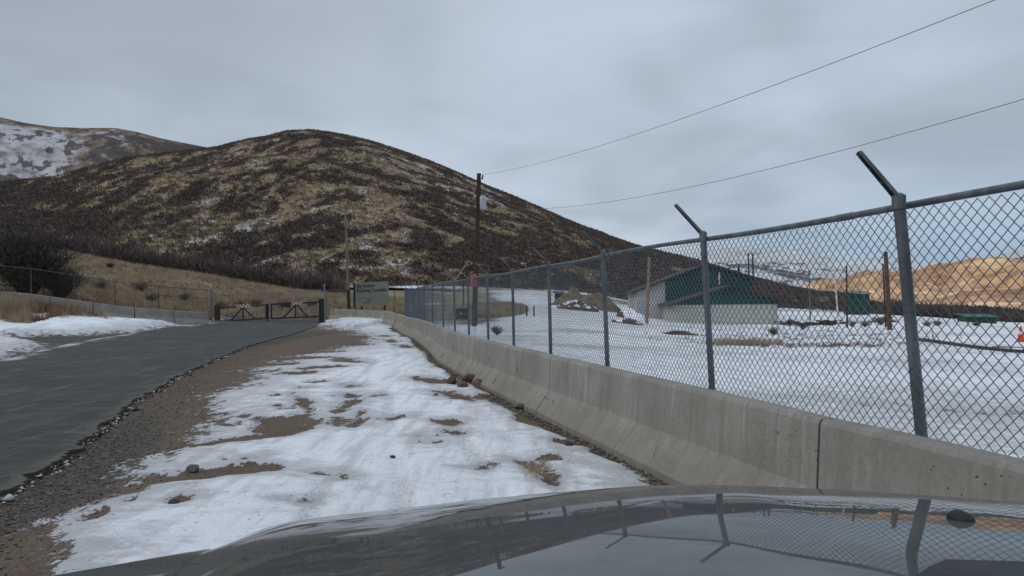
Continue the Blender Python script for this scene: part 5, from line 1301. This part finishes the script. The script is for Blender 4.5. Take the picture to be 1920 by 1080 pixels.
ST = [(362, 880, .062, .045, mat_stone, 'round grey stone half frozen into the snow left of the lane'), (848, 719, .14, .10, mat_bstone, 'black rock left of the red rocks on the shoulder'), (882, 714, .22, .14, mat_rstone, 'largest red brown rock beside the barrier'), (898, 722, .17, .10, mat_rstone, 'second red rock right of the largest one'), (868, 724, .13, .07, mat_rstone, 'small red rock between the black rock and the large one'),
      (975, 764, .09, .07, mat_stone, 'brown grey stone at the barrier foot near the joint'), (993, 768, .06, .04, mat_stone, 'small grey stone right beside the brown grey one'), (1066, 835, .06, .035, mat_bstone, 'dark stone poking out of the snow halfway to the barrier'), (1085, 834, .04, .03, mat_rstone, 'tiny reddish stone next to the dark snowbound one'), (817, 740, .05, .03, mat_stone, 'small pebble on the snow below the black rock'),
      (325, 942, .06, .025, mat_bstone, 'flat dark clod on the snow at the lower left'), (736, 856, .04, .02, mat_bstone, 'tiny dark clod in the middle of the snowy lane')]
for i, (px, py, w_, h_, mt, lb) in enumerate(ST):
    xx, yy = gp(px, py, .03); me = stone_mesh(i + 3); me.materials.append(mt)
    o = link('rock', me, None, label=lb, category='rock'); o.location = (xx, yy, gz1(xx, yy) + .02 + h_ * .45); o.scale = (w_, w_ * .85, h_); o.rotation_euler = (0, 0, i * 1.3)
# loose gravel: at the foot of the barrier, in the bare patches and along the broken asphalt edge
def gravel(name, label, P, S, seed, mats):
    g = np.random.default_rng(seed); base = np.array([(1, 0, 0), (-1, 0, 0), (0, 1, 0), (0, -1, 0), (0, 0, 1), (0, 0, -1)], float); fc = np.array([(0, 2, 4), (2, 1, 4), (1, 3, 4), (3, 0, 4), (2, 0, 5), (1, 2, 5), (3, 1, 5), (0, 3, 5)])
    k = len(P); an = g.uniform(0, 6.28, k); sc3 = S[:, None] * g.uniform(.5, 1.2, (k, 3)) * np.array([1, 1, .6])
    v = base[None] * (1 + g.uniform(-.25, .25, (k, 6, 3))) * sc3[:, None, :]
    x_ = v[..., 0] * np.cos(an)[:, None] - v[..., 1] * np.sin(an)[:, None]; y_ = v[..., 0] * np.sin(an)[:, None] + v[..., 1] * np.cos(an)[:, None]
    V = np.stack([x_ + P[:, 0, None], y_ + P[:, 1, None], v[..., 2] + P[:, 2, None]], -1).reshape(-1, 3)
    F = (np.arange(k)[:, None, None] * 6 + fc[None]).reshape(-1, 3)
    link(name, mesh_np(name, V, F, mats, fmat=np.repeat(g.integers(0, len(mats), k), 8)), kind='stuff', label=label, category='gravel')
g = np.random.default_rng(77)
peb = [simple('tan_pebble', (0.22, 0.175, 0.13), (0.14, 0.11, 0.08)), simple('grey_pebble', (0.17, 0.165, 0.16), (0.08, 0.08, 0.08)), simple('brown_pebble', (0.10, 0.07, 0.05), (0.06, 0.045, 0.035))]
s = g.uniform(sA - 1, ARC[-1] - 8, 5200) ** 1.0; c_ = np.stack([np.interp(s, ARC, CEN[:, 0]), np.interp(s, ARC, CEN[:, 1])], 1); nn_ = np.stack([np.interp(s, ARC, NRM[:, 0]), np.interp(s, ARC, NRM[:, 1])], 1)
wv = .12 + .3 * fbm(s * .8, s * 0, 3, 15); off = .31 + np.abs(g.normal(0, 1, len(s))) * wv * .45
q = c_ - nn_ * off[:, None]; Pg = np.stack([q[:, 0], q[:, 1], gz(q[:, 0], q[:, 1]) + .012], 1)
gravel('barrier_gravel', 'loose gravel gathered along the foot of the concrete barriers', Pg, g.uniform(.008, .024, len(s)), 78, peb)
R_ = np.array(RRw); yy = 3 * np.exp(g.uniform(0, math.log(12), 9000)); xr = np.interp(yy, R_[:, 1], R_[:, 0]); xx = xr + .05 + np.abs(g.normal(0, .55, len(yy)))
Pg = np.stack([xx, yy, gz(xx, yy) + .008], 1); gravel('roadside_gravel', 'grey and brown gravel spilled beside the broken asphalt edge', Pg, g.uniform(.005, .018, len(yy)), 79, peb)
# broken asphalt crumbs and frozen clods right at the edge
yy = 3 * np.exp(g.uniform(0, math.log(9), 1300)); xx = np.interp(yy, R_[:, 1], R_[:, 0]) + .06 + g.normal(0, .05, len(yy))
mat_ice = simple('dirty_ice', (0.45, 0.45, 0.46), (0.3, 0.3, 0.3))
gravel('asphalt_crumbs', 'black asphalt crumbs and dirty ice clods along the ragged road edge', np.stack([xx, yy, gz(xx, yy) + .02], 1), g.uniform(.006, .03, len(yy)) * (1 + (g.uniform(0, 1, len(yy)) > .94) * 1.2), 80, [mat_black, mat_black, mat_ice])
px_blades('straw_debris', 'flattened straw and leaves on the snow in front of the car', 975, 1045, 866, 900, 90, .02, .07, 57, mat_straw, 7, .006, .06)

# ---------------------------------------------------------------- the car whose bonnet fills the foot of the photo
m = M('grey_car_paint', .5, 0.0); m.b.inputs['Metallic'].default_value = 0.0
P = m.pos(obj=True); n = m.noise(P, 3, 4)
m.color(m.mix(m.ramp(n, .3, .7), (0.064, 0.066, 0.067), (0.080, 0.082, 0.082)))
m.b.inputs['Coat Weight'].default_value = .85; m.b.inputs['Coat Roughness'].default_value = .035; m.b.inputs['Coat IOR'].default_value = 1.45; m.b.inputs['Roughness'].default_value = .55
dst = m.noise(m.pos((1, 1, 1), obj=True), 14, 6, .75); m.setin(m.b.inputs['Coat Roughness'], m.ramp(dst, .35, .75, .012, .05)); m.setin(m.b.inputs['Coat Weight'], m.ramp(dst, .4, .8, .78, .6))
mat_paint = m.m
mat_plastic = simple('black_cowl_plastic', (0.010, 0.012, 0.014), (0.016, 0.018, 0.02), scale=30, rough=.6)
car = thing('car', 'dark grey glossy car bonnet at the foot of the photo, mirroring fence and hills', 'car', (0.45, 1.0, 0))
CO = Vector(car.location)
EDGE = [(417, 1029), (425, 1025), (440, 1013), (467, 1000), (500, 988), (567, 974), (640, 965), (717, 957), (883, 938), (1000, 927), (1100, 918), (1200, 911), (1314, 908), (1442, 912), (1600, 919), (1741, 929), (1920, 942), (2150, 965)]
EY = lambda px: 2.22 - .34 * ((px - 1350) / 950) ** 2
EP = [pt(px, py, EY(px)) for px, py in EDGE]
EXs, EZs, EYs = np.array([p.x for p in EP]), np.array([p.z for p in EP]), np.array([p.y for p in EP])
FED = [(-60, 1108, 1.40), (95, 1080, 1.62), (300, 1044, 1.83), (417, 1025, 1.93)]
FP_ = [pt(a_, b_, c_) for a_, b_, c_ in FED]
XL, XR = float(EXs[0]), 1.75
_k = np.hanning(9); _k /= _k.sum(); _xs = np.linspace(XL, XR + .2, 160)
_ez = np.interp(_xs, EXs, EZs); _ez = np.convolve(np.pad(_ez, 4, mode='edge'), _k, 'valid')
def hood_z(X, Y, ez=None, ey=None):
    zE = np.interp(X, _xs, _ez) if ez is None else ez
    front = np.interp(X, EXs, EYs) if ey is None else ey
    u = front - Y
    fade = sstep(X, XL, XL + .35)
    # behind the edge the flank evens out into the broad deck
    deck = 1.045 + .0 * X
    zE2 = zE + (np.interp(-.30, _xs, _ez) - zE) * np.where(X < -.30, .55 * sstep(u, 0.02, .35), 0)
    return zE2 + .235 * u - .075 * u ** 2, front
def grid_mesh(XX, YY, ZZ):
    n0, n1 = XX.shape; V = np.stack([XX, YY, ZZ], -1).reshape(-1, 3) - np.array(CO); b = (np.arange(n0 - 1)[:, None] * n1 + np.arange(n1 - 1)[None]).ravel()
    return V, np.stack([b, b + n1, b + n1 + 1, b + 1], 1)
xs = XL + (XR - XL) * np.linspace(0, 1, 130) ** 1.4; vv = np.linspace(0, 1, 70)
XX, VV = np.meshgrid(xs, vv, indexing='ij'); _, FR = hood_z(XX, XX * 0)
Y0 = .78; YY = Y0 + (FR - Y0) * VV; ZZ, _ = hood_z(XX, YY)
XX = XX + (.24 * (FR - YY)) * (1 - sstep(XX, XL, XL + .5))
nose = 10; an = np.linspace(0, math.pi / 2, nose + 1)[1:]
YN = FR[:, -1:] + .05 * np.sin(an)[None]; ZN = ZZ[:, -1:] - .235 * .05 * np.sin(an)[None] - .06 * (1 - np.cos(an))[None]
XX = np.hstack([XX, np.repeat(XX[:, -1:], nose, 1)]); YY = np.hstack([YY, YN]); ZZ = np.hstack([ZZ, ZN])
V, F = grid_mesh(XX, YY, ZZ)
LE = (XX[0], YY[0], ZZ[0])
hd = link('bonnet', mesh_np('bonnet', V, F, mat_paint, smooth=True), car)
# fender left of it
us = np.linspace(0, 1, 26); ff = np.linspace(0, 1, 70); q = []
fx = np.interp(us, np.linspace(0, 1, 4), [p.x for p in FP_]); fy = np.interp(us, np.linspace(0, 1, 4), [p.y for p in FP_]); fz = np.interp(us, np.linspace(0, 1, 4), [p.z for p in FP_])
XX = np.zeros((26, 80)); YY = XX.copy(); ZZ = XX.copy()
for i_ in range(26):
    y_ = .5 + (fy[i_] - .5) * ff; u_ = fy[i_] - y_
    XX[i_, :70] = fx[i_] + .24 * u_ * us[i_]; YY[i_, :70] = y_; ZZ[i_, :70] = fz[i_] + .225 * u_ - .075 * u_ ** 2 - .03 * (1 - us[i_]) * u_ - .012 * sstep(us[i_], .93, 1.0)
    XX[i_, 70:] = XX[i_, 69]; YY[i_, 70:] = fy[i_] + .05 * np.sin(an); ZZ[i_, 70:] = fz[i_] - .012 * sstep(us[i_], .93, 1.0) - .011 * np.sin(an) - .06 * (1 - np.cos(an))
V, F = grid_mesh(XX, YY, ZZ); link('fender', mesh_np('fender', V, F, mat_paint, smooth=True), car)
# body side and nose panel below
m_ = MB(); m_.box(Vector((.45, 1.98, .72)) - CO, (2.3, .40, .40), bev=.06); m_.build('front_panel', mat_paint, car, smooth=True)
m_ = MB(); m_.box(Vector((.45, 1.98, .42)) - CO, (2.3, .50, .22), bev=.05); m_.build('bumper', mat_plastic, car, smooth=True)
for sgn, nm in ((-1, ''), (1, '')):
    xw = .45 + sgn * 1.05; m_ = MB(); n = 24
    m_.tube([Vector((xw - .11, 1.35, .36)) - CO, Vector((xw + .11, 1.35, .36)) - CO], .36, 26); wh = m_.build('tyre', mat_plastic, car, smooth=True)
    m_ = MB(); m_.tube([Vector((xw - .118, 1.35, .36)) - CO, Vector((xw + .118, 1.35, .36)) - CO], .22, 20); m_.build('rim', mat_galv2, wh, smooth=True)
# washer nozzle: a little black teardrop on the bonnet
z_, _ = hood_z(np.array([.845]), np.array([1.42])); me = stone_mesh(99, 3); me.clear_geometry()
import bmesh
bm = bmesh.new(); bmesh.ops.create_uvsphere(bm, u_segments=24, v_segments=14, radius=1)
for v in bm.verts:
    v.co.z = max(v.co.z, -.1) * (1 - .25 * max(v.co.x, 0)); v.co.x *= 1.0
bm.to_mesh(me); bm.free(); me.polygons.foreach_set('use_smooth', [True] * len(me.polygons)); me.materials.append(mat_plastic)
nz = link('washer_nozzle', me, car); nz.location = Vector((.845, 1.42, float(z_[0]) + .001)) - CO; nz.scale = (.023, .026, .017)
# cowl panel and wiper at the lower right
m_ = MB(); xs_ = np.linspace(.40, 1.6, 30)
for k in range(29):
    a_, b_ = xs_[k], xs_[k + 1]; f_ = lambda x: 1.055 if x > .60 else 1.055 - (.60 - x) * .9
    za, zb_ = float(hood_z(np.array([a_]), np.array([1.05]))[0][0]), float(hood_z(np.array([b_]), np.array([1.05]))[0][0])
    q = [(a_, .5, za + .10), (b_, .5, zb_ + .10), (b_, f_(b_), zb_ + .012), (a_, f_(a_), za + .012)]
    q = [Vector(v) - CO for v in q]; m_.add(q + [v - Vector((0, 0, .03)) for v in q], [(0, 1, 2, 3), (7, 6, 5, 4), (0, 4, 5, 1), (2, 6, 7, 3)])
m_.build('cowl', mat_plastic, car)
